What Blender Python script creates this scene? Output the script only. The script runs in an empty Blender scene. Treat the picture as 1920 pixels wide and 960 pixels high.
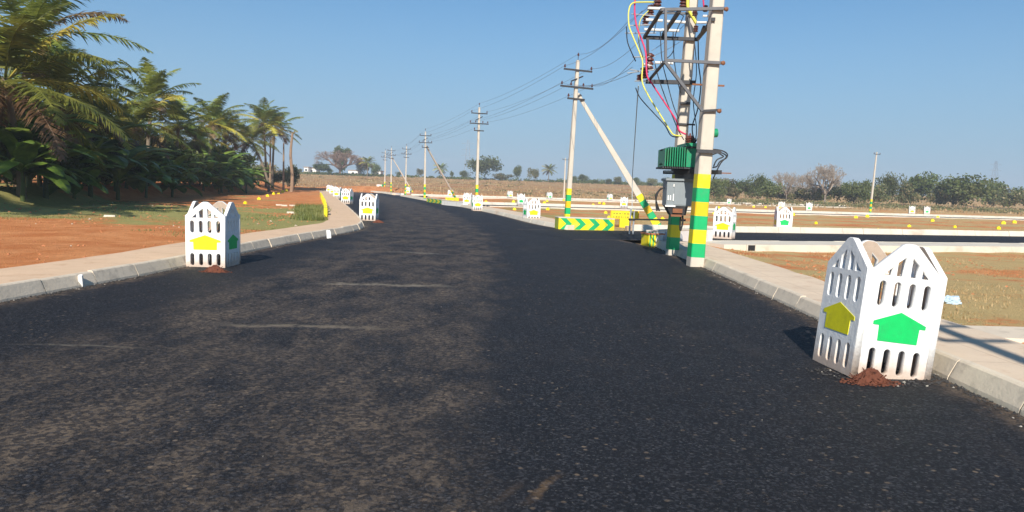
import bpy, bmesh, math, random
import numpy as np
from mathutils import Vector, Matrix, noise
random.seed(7)
R_ = math.radians
SC = bpy.context.scene
COL = SC.collection

# ---------------------------------------------------------------- camera
F = 1387.0; CAMH = 1.5
ROLL = math.atan(0.035); PITCH = math.atan(125.0 / F)
fwd = Vector((0, math.cos(PITCH), -math.sin(PITCH)))
up0 = Vector((0, math.sin(PITCH), math.cos(PITCH)))
rt0 = Vector((1, 0, 0))
rt = rt0 * math.cos(ROLL) + up0 * math.sin(ROLL)
up = up0 * math.cos(ROLL) - rt0 * math.sin(ROLL)
CP = Vector((0, 0, CAMH))
cam = bpy.data.cameras.new('camera'); cam.lens = 36 * F / 1920; cam.sensor_width = 36
cam.clip_start = 0.05; cam.clip_end = 9000
co = bpy.data.objects.new('camera', cam); COL.objects.link(co)
m = Matrix((rt, up, -fwd)).transposed().to_4x4(); m.translation = CP
co.matrix_world = m; SC.camera = co

# ---------------------------------------------------------------- light
SUN_EL = 33.0
SDIR = Vector((-0.10, -0.995, 0)).normalized()          # horizontal direction towards the sun
sv = Vector((SDIR.x * math.cos(R_(SUN_EL)), SDIR.y * math.cos(R_(SUN_EL)), math.sin(R_(SUN_EL))))
W = bpy.data.worlds.new('World'); SC.world = W; W.use_nodes = True
wn = W.node_tree; wn.nodes.clear()
sky = wn.nodes.new('ShaderNodeTexSky'); sky.sky_type = 'NISHITA'; sky.sun_disc = False
sky.sun_elevation = R_(SUN_EL); sky.sun_rotation = math.atan2(SDIR.x, SDIR.y)
sky.air_density = 1.0; sky.dust_density = 0.6; sky.ozone_density = 1.0; sky.altitude = 600
bg = wn.nodes.new('ShaderNodeBackground'); bg.inputs['Strength'].default_value = 0.080
wo = wn.nodes.new('ShaderNodeOutputWorld')
_tc = wn.nodes.new('ShaderNodeTexCoord'); _sx = wn.nodes.new('ShaderNodeSeparateXYZ'); _mr = wn.nodes.new('ShaderNodeMapRange'); _mr.interpolation_type = 'SMOOTHSTEP'
_mr.inputs[1].default_value = 0.36; _mr.inputs[2].default_value = -0.02; _mr.inputs[4].default_value = 0.92
_mx = wn.nodes.new('ShaderNodeMix'); _mx.data_type = 'RGBA'; _mx.inputs[7].default_value = (2.75, 4.2, 5.7, 1)
wn.links.new(_tc.outputs['Generated'], _sx.inputs[0]); wn.links.new(_sx.outputs[2], _mr.inputs[0]); wn.links.new(_mr.outputs[0], _mx.inputs[0])
_tn = wn.nodes.new('ShaderNodeMix'); _tn.data_type = 'RGBA'; _tn.blend_type = 'MULTIPLY'; _tn.inputs[0].default_value = 1; _tn.inputs[7].default_value = (0.37, 0.76, 1.0, 1)
wn.links.new(sky.outputs[0], _tn.inputs[6]); wn.links.new(_tn.outputs[2], _mx.inputs[6]); wn.links.new(_mx.outputs[2], bg.inputs['Color']); wn.links.new(bg.outputs[0], wo.inputs['Surface'])
sl = bpy.data.lights.new('sun', 'SUN'); sl.energy = 4.8; sl.angle = R_(0.55); sl.color = (1.0, 0.93, 0.82)
so = bpy.data.objects.new('sun', sl); COL.objects.link(so)
so.rotation_euler = sv.to_track_quat('Z', 'Y').to_euler(); so.location = (-20, -60, 60)
SC.view_settings.view_transform = 'Standard'; SC.view_settings.look = 'None'
SC.view_settings.exposure = 0.5; SC.view_settings.gamma = 1; SC.view_settings.use_curve_mapping = False

# ---------------------------------------------------------------- placing helpers
def sst(a, b, x):
    t = min(1, max(0, (x - a) / (b - a))); return t * t * (3 - 2 * t)
def Rz(y): return 5.4 * sst(88, 360, y)                     # the land climbs gently beyond the layout
def ray(x, y): return (fwd + rt * ((x - 960) / F) + up * ((480 - y) / F))
def G(x, y, z=0.0):                                          # where a sight line meets the land
    d = ray(x, y); t = 1.0
    if d.z < -1e-6:
        tt = (z - CAMH) / d.z; p = CP + d * tt
        if p.y < 85: return p
    t = 60.0
    while t < 900:
        p = CP + d * t
        if p.z <= Rz(p.y) + z: return p
        t += 0.25
    return p
def D(x, y, Y):
    d = ray(x, y); return CP + d * (Y / d.y)

# ---------------------------------------------------------------- material helpers
def newmat(name):
    mt = bpy.data.materials.new(name); mt.use_nodes = True
    nt = mt.node_tree; return mt, nt, nt.nodes['Principled BSDF']
def N(nt, t, **kw):
    n = nt.nodes.new(t)
    for k, v in kw.items(): setattr(n, k, v)
    return n
def L(nt, a, b): nt.links.new(a, b)
def sock(nt, s, v):
    if hasattr(v, 'is_linked') or hasattr(v, 'links'): nt.links.new(v, s)
    else: s.default_value = v
def math_(nt, op, a, b=None, c=None, clamp=False):
    n = N(nt, 'ShaderNodeMath', operation=op); n.use_clamp = clamp
    for i, v in enumerate((a, b, c)):
        if v is not None: sock(nt, n.inputs[i], v)
    return n.outputs[0]
def pos(nt): return N(nt, 'ShaderNodeNewGeometry').outputs['Position']
def objc(nt): return N(nt, 'ShaderNodeTexCoord').outputs['Object']
def noise_(nt, vec, scale, detail=4, rough=0.55, dist=0.0, vscale=None):
    if vscale:
        mp = N(nt, 'ShaderNodeMapping'); L(nt, vec, mp.inputs[0]); mp.inputs['Scale'].default_value = vscale
        vec = mp.outputs[0]
    n = N(nt, 'ShaderNodeTexNoise'); L(nt, vec, n.inputs['Vector'])
    n.inputs['Scale'].default_value = scale; n.inputs['Detail'].default_value = detail
    n.inputs['Roughness'].default_value = rough; n.inputs['Distortion'].default_value = dist
    return n.outputs['Fac']
def ramp(nt, f, a, b):
    n = N(nt, 'ShaderNodeMapRange'); n.interpolation_type = 'SMOOTHSTEP'
    L(nt, f, n.inputs[0]); n.inputs[1].default_value = a; n.inputs[2].default_value = b
    return n.outputs[0]
def mix(nt, f, a, b, mode='MIX'):
    n = N(nt, 'ShaderNodeMix', data_type='RGBA', blend_type=mode)
    sock(nt, n.inputs[0], f)
    for i, v in ((6, a), (7, b)):
        if hasattr(v, 'links'): L(nt, v, n.inputs[i])
        else: n.inputs[i].default_value = (*v, 1)
    return n.outputs[2]
def bump(nt, h, strength, dist=0.01):
    n = N(nt, 'ShaderNodeBump'); n.inputs['Strength'].default_value = strength
    n.inputs['Distance'].default_value = dist; L(nt, h, n.inputs['Height']); return n.outputs[0]
def simple(name, col, rough=0.7, var=0.12, scale=6, metal=0.0, spec=0.4, coord='o', bmp=0.15, dirt=None, dirt_amt=0.4):
    mt, nt, b = newmat(name)
    v = objc(nt) if coord == 'o' else pos(nt)
    n1 = noise_(nt, v, scale, 5, 0.6)
    c = mix(nt, n1, tuple(x * (1 - var * 1.6) for x in col), tuple(min(1, x * (1 + var)) for x in col))
    if dirt:
        d = ramp(nt, noise_(nt, v, scale * 0.6, 6, 0.7, 0.3), 0.5, 0.72)
        c = mix(nt, math_(nt, 'MULTIPLY', d, dirt_amt), c, dirt)
    L(nt, c, b.inputs['Base Color'])
    b.inputs['Roughness'].default_value = rough; b.inputs['Metallic'].default_value = metal
    b.inputs['Specular IOR Level'].default_value = spec
    if bmp: L(nt, bump(nt, noise_(nt, v, scale * 8, 4), bmp, 0.01), b.inputs['Normal'])
    return mt

def sepz(nt, v):
    s = N(nt, 'ShaderNodeSeparateXYZ'); L(nt, v, s.inputs[0]); return s.outputs

M = {}
M['concrete'] = simple('pole_concrete', (0.57, 0.51, 0.43), 0.85, 0.12, 3, dirt=(0.38, 0.33, 0.27), dirt_amt=0.4, spec=0.2)
M['yellow'] = simple('yellow_paint', (0.80, 0.66, 0.01), 0.55, 0.12, 4, dirt=(0.50, 0.40, 0.12), dirt_amt=0.6)
M['amber'] = simple('amber_paint', (0.80, 0.48, 0.01), 0.5, 0.1, 5)
M['green'] = simple('green_paint', (0.005, 0.40, 0.13), 0.5, 0.12, 5, dirt=(0.10, 0.28, 0.15), dirt_amt=0.5)
M['steel'] = simple('dark_steel', (0.055, 0.055, 0.06), 0.6, 0.2, 6, metal=0.3)
M['rust'] = simple('rusty_steel', (0.24, 0.10, 0.05), 0.85, 0.25, 9)
M['galv'] = simple('galvanised_steel', (0.42, 0.44, 0.46), 0.5, 0.15, 6, metal=0.5)
M['pale'] = simple('pale_wire', (0.45, 0.52, 0.54), 0.5, 0.05, 4, bmp=0)
M['angle'] = simple('weathered_angle_iron', (0.13, 0.13, 0.14), 0.6, 0.2, 6, metal=0.2)
M['grey'] = simple('grey_enamel', (0.23, 0.26, 0.28), 0.45, 0.08, 4, bmp=0.03)
M['tgreen'] = simple('transformer_green', (0.01, 0.26, 0.12), 0.42, 0.15, 6, dirt=(0.10, 0.13, 0.07), dirt_amt=0.5)
M['porc'] = simple('brown_porcelain', (0.11, 0.035, 0.025), 0.25, 0.15, 6, bmp=0)
M['wporc'] = simple('white_porcelain', (0.78, 0.78, 0.76), 0.25, 0.05, 6, bmp=0)
M['wire'] = simple('aluminium_wire', (0.22, 0.24, 0.28), 0.5, 0.05, 2, metal=0.2, bmp=0)
M['black'] = simple('black_cable', (0.02, 0.02, 0.022), 0.5, 0.05, 2, bmp=0)
M['red'] = simple('red_cable', (0.62, 0.02, 0.10), 0.45, 0.05, 2, bmp=0)
M['cyel'] = simple('yellow_cable', (0.72, 0.66, 0.10), 0.45, 0.05, 2, bmp=0)
M['white'] = simple('white_paint', (0.80, 0.79, 0.76), 0.6, 0.05, 4, dirt=(0.52, 0.42, 0.33), dirt_amt=0.35)
M['bark'] = simple('palm_bark', (0.20, 0.155, 0.11), 0.9, 0.3, 3, bmp=0.4)
M['deadwood'] = simple('dead_palm_wood', (0.30, 0.20, 0.13), 0.9, 0.25, 3, bmp=0.4)
M['twig'] = simple('bare_twigs', (0.27, 0.175, 0.13), 0.9, 0.2, 1, bmp=0)
M['twiggrey'] = simple('grey_bare_twigs', (0.33, 0.27, 0.22), 0.9, 0.2, 1, bmp=0)
M['house'] = simple('far_house_paint', (0.78, 0.76, 0.72), 0.8, 0.08, 0.5)
M['roof'] = simple('far_house_roof', (0.35, 0.30, 0.27), 0.8, 0.15, 0.5)
M['glass'] = simple('dark_window', (0.04, 0.05, 0.06), 0.2, 0.1, 1, bmp=0)
M['plastic'] = simple('blue_plastic', (0.50, 0.62, 0.70), 0.35, 0.25, 8, bmp=0.4)
M['olive'] = simple('olive_lettering', (0.30, 0.26, 0.02), 0.6, 0.1, 8, bmp=0)
M['nut'] = simple('coconut_husk', (0.20, 0.16, 0.04), 0.6, 0.3, 4)

def leafmat(name, c1, c2, scale=0.8, trans=0.35, rough=0.5):
    mt, nt, b = newmat(name)
    v = pos(nt)
    f = ramp(nt, noise_(nt, v, scale, 4, 0.65), 0.35, 0.68)
    ob = N(nt, 'ShaderNodeObjectInfo').outputs['Random']
    c = mix(nt, f, c1, c2)
    hs = N(nt, 'ShaderNodeHueSaturation'); L(nt, c, hs.inputs['Color'])
    L(nt, math_(nt, 'MULTIPLY_ADD', ob, 0.5, 0.75), hs.inputs['Value'])
    L(nt, math_(nt, 'MULTIPLY_ADD', ob, 0.03, 0.485), hs.inputs['Hue'])
    L(nt, hs.outputs[0], b.inputs['Base Color'])
    b.inputs['Roughness'].default_value = rough; b.inputs['Specular IOR Level'].default_value = 0.3
    if trans:
        tr = N(nt, 'ShaderNodeBsdfTranslucent'); L(nt, hs.outputs[0], tr.inputs[0])
        ms = N(nt, 'ShaderNodeMixShader'); ms.inputs[0].default_value = trans
        out = nt.nodes['Material Output']
        L(nt, b.outputs[0], ms.inputs[1]); L(nt, tr.outputs[0], ms.inputs[2]); L(nt, ms.outputs[0], out.inputs['Surface'])
    return mt
M['frond'] = leafmat('green_frond', (0.10, 0.14, 0.028), (0.32, 0.34, 0.06), 0.7)
M['frondy'] = leafmat('yellowing_frond', (0.44, 0.42, 0.06), (0.72, 0.62, 0.11), 0.7)
M['frondb'] = leafmat('dry_brown_frond', (0.14, 0.085, 0.04), (0.24, 0.16, 0.08), 0.7, 0.1)
M['banana'] = leafmat('banana_leaf', (0.06, 0.11, 0.018), (0.22, 0.31, 0.05), 0.9, 0.3, 0.4)
M['leafd'] = leafmat('dark_foliage', (0.04, 0.06, 0.015), (0.12, 0.15, 0.035), 0.5)
M['leafm'] = leafmat('mid_foliage', (0.065, 0.10, 0.03), (0.16, 0.19, 0.06), 0.35)
M['leaff'] = leafmat('olive_foliage', (0.10, 0.12, 0.045), (0.21, 0.22, 0.085), 0.3)
M['leafdry'] = leafmat('dry_foliage', (0.19, 0.155, 0.075), (0.32, 0.25, 0.13), 0.3, 0.15)
M['grass'] = leafmat('grass_blade', (0.10, 0.13, 0.03), (0.25, 0.24, 0.08), 0.6, 0.2)
M['dry'] = leafmat('dry_grass_blade', (0.34, 0.22, 0.10), (0.54, 0.38, 0.19), 0.2, 0.1)

# asphalt ----------------------------------------------------------
def asphalt(name, main):
    mt, nt, b = newmat(name); v = pos(nt)
    fine = math_(nt, 'ADD', math_(nt, 'MULTIPLY', noise_(nt, v, 38, 4, 0.75), 0.6), math_(nt, 'MULTIPLY', noise_(nt, v, 120, 2, 0.7), 0.4))
    mid = noise_(nt, v, 2.2, 6, 0.65, 0.4)
    big = noise_(nt, v, 0.35, 4, 0.55, 0.6)
    c = mix(nt, ramp(nt, fine, 0.40, 0.64), (0.003, 0.0032, 0.005), (0.017, 0.017, 0.022))
    vg = N(nt, 'ShaderNodeTexVoronoi'); L(nt, v, vg.inputs['Vector']); vg.inputs['Scale'].default_value = 70
    vs_ = N(nt, 'ShaderNodeSeparateColor'); L(nt, vg.outputs['Color'], vs_.inputs[0])
    c = mix(nt, math_(nt, 'MULTIPLY', ramp(nt, vs_.outputs[0], 0.55, 1.0), 0.8), c, (0.050, 0.050, 0.058))
    vb = N(nt, 'ShaderNodeTexVoronoi'); L(nt, v, vb.inputs['Vector']); vb.inputs['Scale'].default_value = 34
    vc = N(nt, 'ShaderNodeSeparateColor'); L(nt, vb.outputs['Color'], vc.inputs[0])
    stone_ = math_(nt, 'MULTIPLY', ramp(nt, vc.outputs[1], 0.80, 0.90), ramp(nt, vb.outputs['Distance'], 0.42, 0.22))
    c = mix(nt, math_(nt, 'MULTIPLY', stone_, 0.8), c, (0.085, 0.083, 0.088))
    c = mix(nt, ramp(nt, mid, 0.40, 0.75), c, mix(nt, 0.15, c, (0.032, 0.032, 0.038)))
    vor = N(nt, 'ShaderNodeTexVoronoi'); L(nt, v, vor.inputs['Vector']); vor.inputs['Scale'].default_value = 46
    chip = math_(nt, 'MULTIPLY', ramp(nt, vor.outputs['Distance'], 0.16, 0.10), ramp(nt, noise_(nt, v, 21, 2), 0.54, 0.62))
    c = mix(nt, math_(nt, 'MULTIPLY', chip, 0.75), c, (0.26, 0.24, 0.21))
    s = sepz(nt, v)
    if main:
        # dusty older strip of surfacing between the wheel tracks, with a ragged edge
        wob = math_(nt, 'MULTIPLY_ADD', noise_(nt, v, 0.8, 6, 0.65), 1.8, -0.9)
        bend = math_(nt, 'MULTIPLY', math_(nt, 'POWER', math_(nt, 'MAXIMUM', math_(nt, 'SUBTRACT', s[1], 14), 0), 1.5), -0.022)
        u = math_(nt, 'SUBTRACT', math_(nt, 'ADD', s[0], wob), bend)
        strip = math_(nt, 'MULTIPLY', ramp(nt, u, -4.6, -3.2), ramp(nt, u, 0.05, -0.55))
        streak = math_(nt, 'ADD', math_(nt, 'MULTIPLY', noise_(nt, v, 1.3, 9, 0.78, 0.3, (1.3, 0.6, 1)), 0.7), math_(nt, 'MULTIPLY', noise_(nt, v, 26, 4, 0.8), 0.3))
        dust = math_(nt, 'MULTIPLY', strip, ramp(nt, streak, 0.40, 0.62))
        c = mix(nt, math_(nt, 'MULTIPLY', math_(nt, 'MULTIPLY', dust, math_(nt, 'MULTIPLY_ADD', ramp(nt, vc.outputs[0], 0.35, 0.8), 0.75, 0.25)), 0.85), c, (0.185, 0.138, 0.098))
        patch = math_(nt, 'MULTIPLY', ramp(nt, noise_(nt, v, 0.7, 9, 0.78, 0.4, (1, 0.6, 1)), 0.52, 0.68), 0.22)
        c = mix(nt, patch, c, (0.085, 0.07, 0.06))
        # pale spilled sand lines across the lane and an earth scuff
        def band(p0, p1, w, col, amt, c):
            p0 = Vector(p0); p1 = Vector(p1); d = (p1 - p0); ln = d.length; d.normalize(); n = Vector((-d.y, d.x))
            cx = math_(nt, 'SUBTRACT', s[0], p0.x); cy = math_(nt, 'SUBTRACT', s[1], p0.y)
            al = math_(nt, 'ADD', math_(nt, 'MULTIPLY', cx, d.x), math_(nt, 'MULTIPLY', cy, d.y))
            ac = math_(nt, 'ADD', math_(nt, 'MULTIPLY', cx, n.x), math_(nt, 'MULTIPLY', cy, n.y))
            ac = math_(nt, 'ADD', ac, math_(nt, 'MULTIPLY_ADD', noise_(nt, v, 1.6, 5, 0.7), w * 4.4, -w * 2.2))
            ac = math_(nt, 'ABSOLUTE', ac)
            f = math_(nt, 'MULTIPLY', ramp(nt, ac, w, w * 0.25), ramp(nt, al, 0, 0.5))
            f = math_(nt, 'MULTIPLY', f, ramp(nt, al, ln, ln - 0.8))
            f = math_(nt, 'MULTIPLY', f, ramp(nt, noise_(nt, v, 6, 6, 0.8), 0.36, 0.54))
            return mix(nt, math_(nt, 'MULTIPLY', f, amt), c, col)
        for a, bb, w, col, amt in (
            ((385, 608), (785, 617), 0.11, (0.26, 0.21, 0.15), 0.65),
            ((575, 530), (880, 538), 0.17, (0.28, 0.24, 0.18), 0.65),
            ((0, 645), (330, 652), 0.05, (0.22, 0.19, 0.15), 0.5),
            ((700, 470), (860, 478), 0.16, (0.24, 0.21, 0.17), 0.5),
            ((1060, 882), (965, 955), 0.045, (0.60, 0.36, 0.16), 0.9),
            ((985, 895), (905, 955), 0.04, (0.46, 0.29, 0.15), 0.8),
            ((400, 840), (340, 880), 0.035, (0.28, 0.19, 0.12), 0.6),
            ((1135, 447), (1230, 453), 0.22, (0.38, 0.35, 0.30), 0.85)):
            pa, pb = G(*a), G(*bb)
            c = band((pa.x, pa.y), (pb.x, pb.y), w, col, amt, c)
    vf = N(nt, 'ShaderNodeTexVoronoi'); L(nt, v, vf.inputs['Vector']); vf.inputs['Scale'].default_value = 13; vf.inputs['Randomness'].default_value = 1
    vfc = N(nt, 'ShaderNodeSeparateColor'); L(nt, vf.outputs['Color'], vfc.inputs[0])
    dd = math_(nt, 'ADD', vf.outputs['Distance'], math_(nt, 'MULTIPLY_ADD', noise_(nt, v, 40, 3, 0.8), 0.35, -0.17))
    fl1 = math_(nt, 'MULTIPLY', ramp(nt, vfc.outputs[2], 0.82, 0.86), ramp(nt, dd, 0.24, 0.12))
    fl2 = math_(nt, 'MULTIPLY', ramp(nt, noise_(nt, v, 11, 6, 0.85), 0.58, 0.66), ramp(nt, noise_(nt, v, 0.9, 4, 0.7), 0.47, 0.62))
    fl = math_(nt, 'MAXIMUM', math_(nt, 'MULTIPLY', fl1, ramp(nt, noise_(nt, v, 0.7, 4, 0.7), 0.40, 0.58)), math_(nt, 'MULTIPLY', fl2, 0.8))
    c = mix(nt, math_(nt, 'MULTIPLY', fl, 0.55), c, (0.30, 0.22, 0.15))
    ea = N(nt, 'ShaderNodeAttribute'); ea.attribute_name = 'edge'
    em = math_(nt, 'ADD', ea.outputs['Fac'], math_(nt, 'MULTIPLY_ADD', noise_(nt, v, 2.5, 6, 0.75), 0.9, -0.45))
    em = math_(nt, 'MULTIPLY', ramp(nt, em, 0.34, -0.05), ramp(nt, noise_(nt, v, 12, 5, 0.8), 0.35, 0.6))
    c = mix(nt, math_(nt, 'MULTIPLY', em, 0.6), c, (0.27, 0.19, 0.13))
    L(nt, c, b.inputs['Base Color'])
    rg = math_(nt, 'MULTIPLY_ADD', mid, 0.25, 0.58); L(nt, rg, b.inputs['Roughness'])
    b.inputs['Specular IOR Level'].default_value = 0.22
    h = math_(nt, 'ADD', noise_(nt, v, 60, 4, 0.7), math_(nt, 'MULTIPLY', noise_(nt, v, 9, 3), 0.5))
    L(nt, bump(nt, h, 1.0, 0.02), b.inputs['Normal'])
    return mt
M['asphalt'] = asphalt('main_asphalt', True)
M['asphalt2'] = asphalt('street_asphalt', False)

# laterite ground --------------------------------------------------
def groundmat():
    mt, nt, b = newmat('laterite_ground'); v = pos(nt); s = sepz(nt, v)
    n1 = noise_(nt, v, 0.9, 7, 0.7, 0.5); n2 = noise_(nt, v, 14, 5, 0.7)
    red = mix(nt, ramp(nt, n1, 0.3, 0.7), (0.56, 0.185, 0.060), (0.74, 0.33, 0.135))
    red = mix(nt, math_(nt, 'MULTIPLY', ramp(nt, n2, 0.45, 0.7), 0.35), red, (0.24, 0.10, 0.055))
    green = mix(nt, noise_(nt, v, 3.5, 6, 0.7), (0.19, 0.22, 0.06), (0.50, 0.41, 0.17))
    dry = mix(nt, noise_(nt, v, 1.3, 7, 0.75, 0.3, (0.5, 1.6, 1)), (0.48, 0.31, 0.14), (0.76, 0.54, 0.28))
    big = noise_(nt, v, 0.20, 7, 0.66, 0.3, (0.8, 1.1, 1))
    tuft = noise_(nt, v, 5.0, 6, 0.75)
    nearleft = math_(nt, 'MULTIPLY', ramp(nt, math_(nt, 'ADD', s[1], math_(nt, 'MULTIPLY', s[0], 0.35)), 20, 13), ramp(nt, s[0], 0, -3))
    midleft = math_(nt, 'MULTIPLY', math_(nt, 'SUBTRACT', ramp(nt, s[1], 40, 34), ramp(nt, s[1], 34, 46)), ramp(nt, s[0], 0, -3))
    rightred = math_(nt, 'MULTIPLY', ramp(nt, s[0], 2, 6), 0.025)
    adj = math_(nt, 'ADD', rightred, math_(nt, 'MULTIPLY_ADD', nearleft, -0.40, math_(nt, 'MULTIPLY', midleft, 0.10)))
    m1 = ramp(nt, math_(nt, 'ADD', adj, math_(nt, 'MULTIPLY_ADD', tuft, 0.30, math_(nt, 'SUBTRACT', big, 0.15))), 0.45, 0.56)
    gd = mix(nt, ramp(nt, s[0], 0, 8), green, mix(nt, 0.7, green, dry))
    c = mix(nt, m1, red, gd)
    # far fields: dry grass with scrubby brown bands
    far = mix(nt, ramp(nt, noise_(nt, v, 0.06, 7, 0.65, 0.2, (0.6, 1.6, 1)), 0.36, 0.60), (0.40, 0.18, 0.085), (0.42, 0.29, 0.14))
    far = mix(nt, ramp(nt, noise_(nt, v, 0.5, 6, 0.75, 0, (0.5, 1.5, 1)), 0.45, 0.72), far, (0.26, 0.19, 0.10))
    far = mix(nt, math_(nt, 'MULTIPLY', ramp(nt, s[0], 40, 75), 0.6), far, (0.54, 0.37, 0.19))
    wob = math_(nt, 'MULTIPLY_ADD', noise_(nt, v, 0.08, 3), 30, -15)
    c = mix(nt, ramp(nt, math_(nt, 'ADD', s[1], wob), 116, 128), c, far)
    sr = math_(nt, 'MULTIPLY', ramp(nt, math_(nt, 'ADD', s[1], math_(nt, 'MULTIPLY', wob, 0.3)), 88, 95), ramp(nt, math_(nt, 'ADD', s[1], math_(nt, 'MULTIPLY', wob, 0.3)), 140, 128))
    c = mix(nt, math_(nt, 'MULTIPLY', math_(nt, 'MULTIPLY', sr, ramp(nt, s[0], 10, -12)), 0.85), c, red)
    L(nt, c, b.inputs['Base Color']); b.inputs['Roughness'].default_value = 0.95
    b.inputs['Specular IOR Level'].default_value = 0.1
    h = math_(nt, 'ADD', noise_(nt, v, 7, 7, 0.75), noise_(nt, v, 40, 3))
    L(nt, bump(nt, h, 0.9, 0.05), b.inputs['Normal'])
    return mt
M['ground'] = groundmat()

def pavemat(name, base, joint):
    mt, nt, b = newmat(name); v = pos(nt)
    c = mix(nt, noise_(nt, v, 1.2, 7, 0.7, 0.3), tuple(x * 0.78 for x in base), tuple(min(1, x * 1.12) for x in base))
    c = mix(nt, math_(nt, 'MULTIPLY', ramp(nt, noise_(nt, v, 3, 6, 0.7, 0.4), 0.52, 0.72), 0.45), c, (0.42, 0.22, 0.12))
    br = N(nt, 'ShaderNodeTexBrick'); mp = N(nt, 'ShaderNodeMapping'); L(nt, v, mp.inputs[0])
    mp.inputs['Rotation'].default_value = (0, 0, R_(joint)); L(nt, mp.outputs[0], br.inputs['Vector'])
    br.inputs['Scale'].default_value = 1.0; br.inputs['Mortar Size'].default_value = 0.006; br.inputs['Mortar Smooth'].default_value = 0.4
    br.inputs['Brick Width'].default_value = 2.1; br.inputs['Row Height'].default_value = 0.9; br.offset = 0
    c = mix(nt, math_(nt, 'MULTIPLY', br.outputs['Fac'], 0.45), c, (0.22, 0.14, 0.09))
    L(nt, c, b.inputs['Base Color']); b.inputs['Roughness'].default_value = 0.9; b.inputs['Specular IOR Level'].default_value = 0.15
    L(nt, bump(nt, noise_(nt, v, 25, 5, 0.7), 0.4, 0.015), b.inputs['Normal']); return mt
M['pave'] = pavemat('footpath_concrete', (0.70, 0.50, 0.34), 3)
M['pave2'] = pavemat('right_footpath_concrete', (0.70, 0.56, 0.42), 1)
def kerbmat():
    mt, nt, b = newmat('kerb_concrete'); v = pos(nt)
    c = mix(nt, noise_(nt, v, 2.2, 7, 0.75, 0.4), (0.52, 0.43, 0.33), (0.80, 0.69, 0.54))
    c = mix(nt, math_(nt, 'MULTIPLY', ramp(nt, noise_(nt, v, 5, 6, 0.7), 0.5, 0.7), 0.4), c, (0.22, 0.19, 0.16))
    L(nt, c, b.inputs['Base Color']); b.inputs['Roughness'].default_value = 0.9
    L(nt, bump(nt, noise_(nt, v, 22, 5, 0.7), 0.35, 0.015), b.inputs['Normal']); return mt
M['kerb'] = kerbmat()
M['kerbw'] = simple('pale_kerb', (0.66, 0.60, 0.50), 0.85, 0.15, 1.2, coord='w', dirt=(0.42, 0.27, 0.17), dirt_amt=0.5)

# guard panel paint: white with soil splashed up from the ground
def guardmat():
    mt, nt, b = newmat('guard_white_paint'); v = objc(nt); s = sepz(nt, v)
    c = mix(nt, noise_(nt, v, 5, 5, 0.6), (0.74, 0.74, 0.73), (0.84, 0.83, 0.81))
    hgt = math_(nt, 'ADD', s[2], math_(nt, 'MULTIPLY_ADD', noise_(nt, v, 7, 5, 0.7), 0.30, -0.15))
    d = math_(nt, 'MULTIPLY', ramp(nt, hgt, 0.30, 0.02), 0.85)
    c = mix(nt, d, c, (0.48, 0.34, 0.25))
    c = mix(nt, math_(nt, 'MULTIPLY', ramp(nt, noise_(nt, v, 3, 7, 0.75, 0.6, (1, 1, 0.35)), 0.50, 0.70), 0.40), c, (0.46, 0.42, 0.38))
    L(nt, c, b.inputs['Base Color']); b.inputs['Roughness'].default_value = 0.65
    L(nt, bump(nt, noise_(nt, v, 18, 5, 0.7), 0.35, 0.02), b.inputs['Normal']); return mt
M['guard'] = guardmat()
M['guardin'] = simple('bare_guard_concrete', (0.46, 0.36, 0.28), 0.9, 0.2, 12, dirt=(0.3, 0.22, 0.17), bmp=0.4)
M['rustsoil'] = simple('rusty_red_soil', (0.15, 0.05, 0.028), 0.95, 0.4, 14, bmp=0.7)

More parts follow.
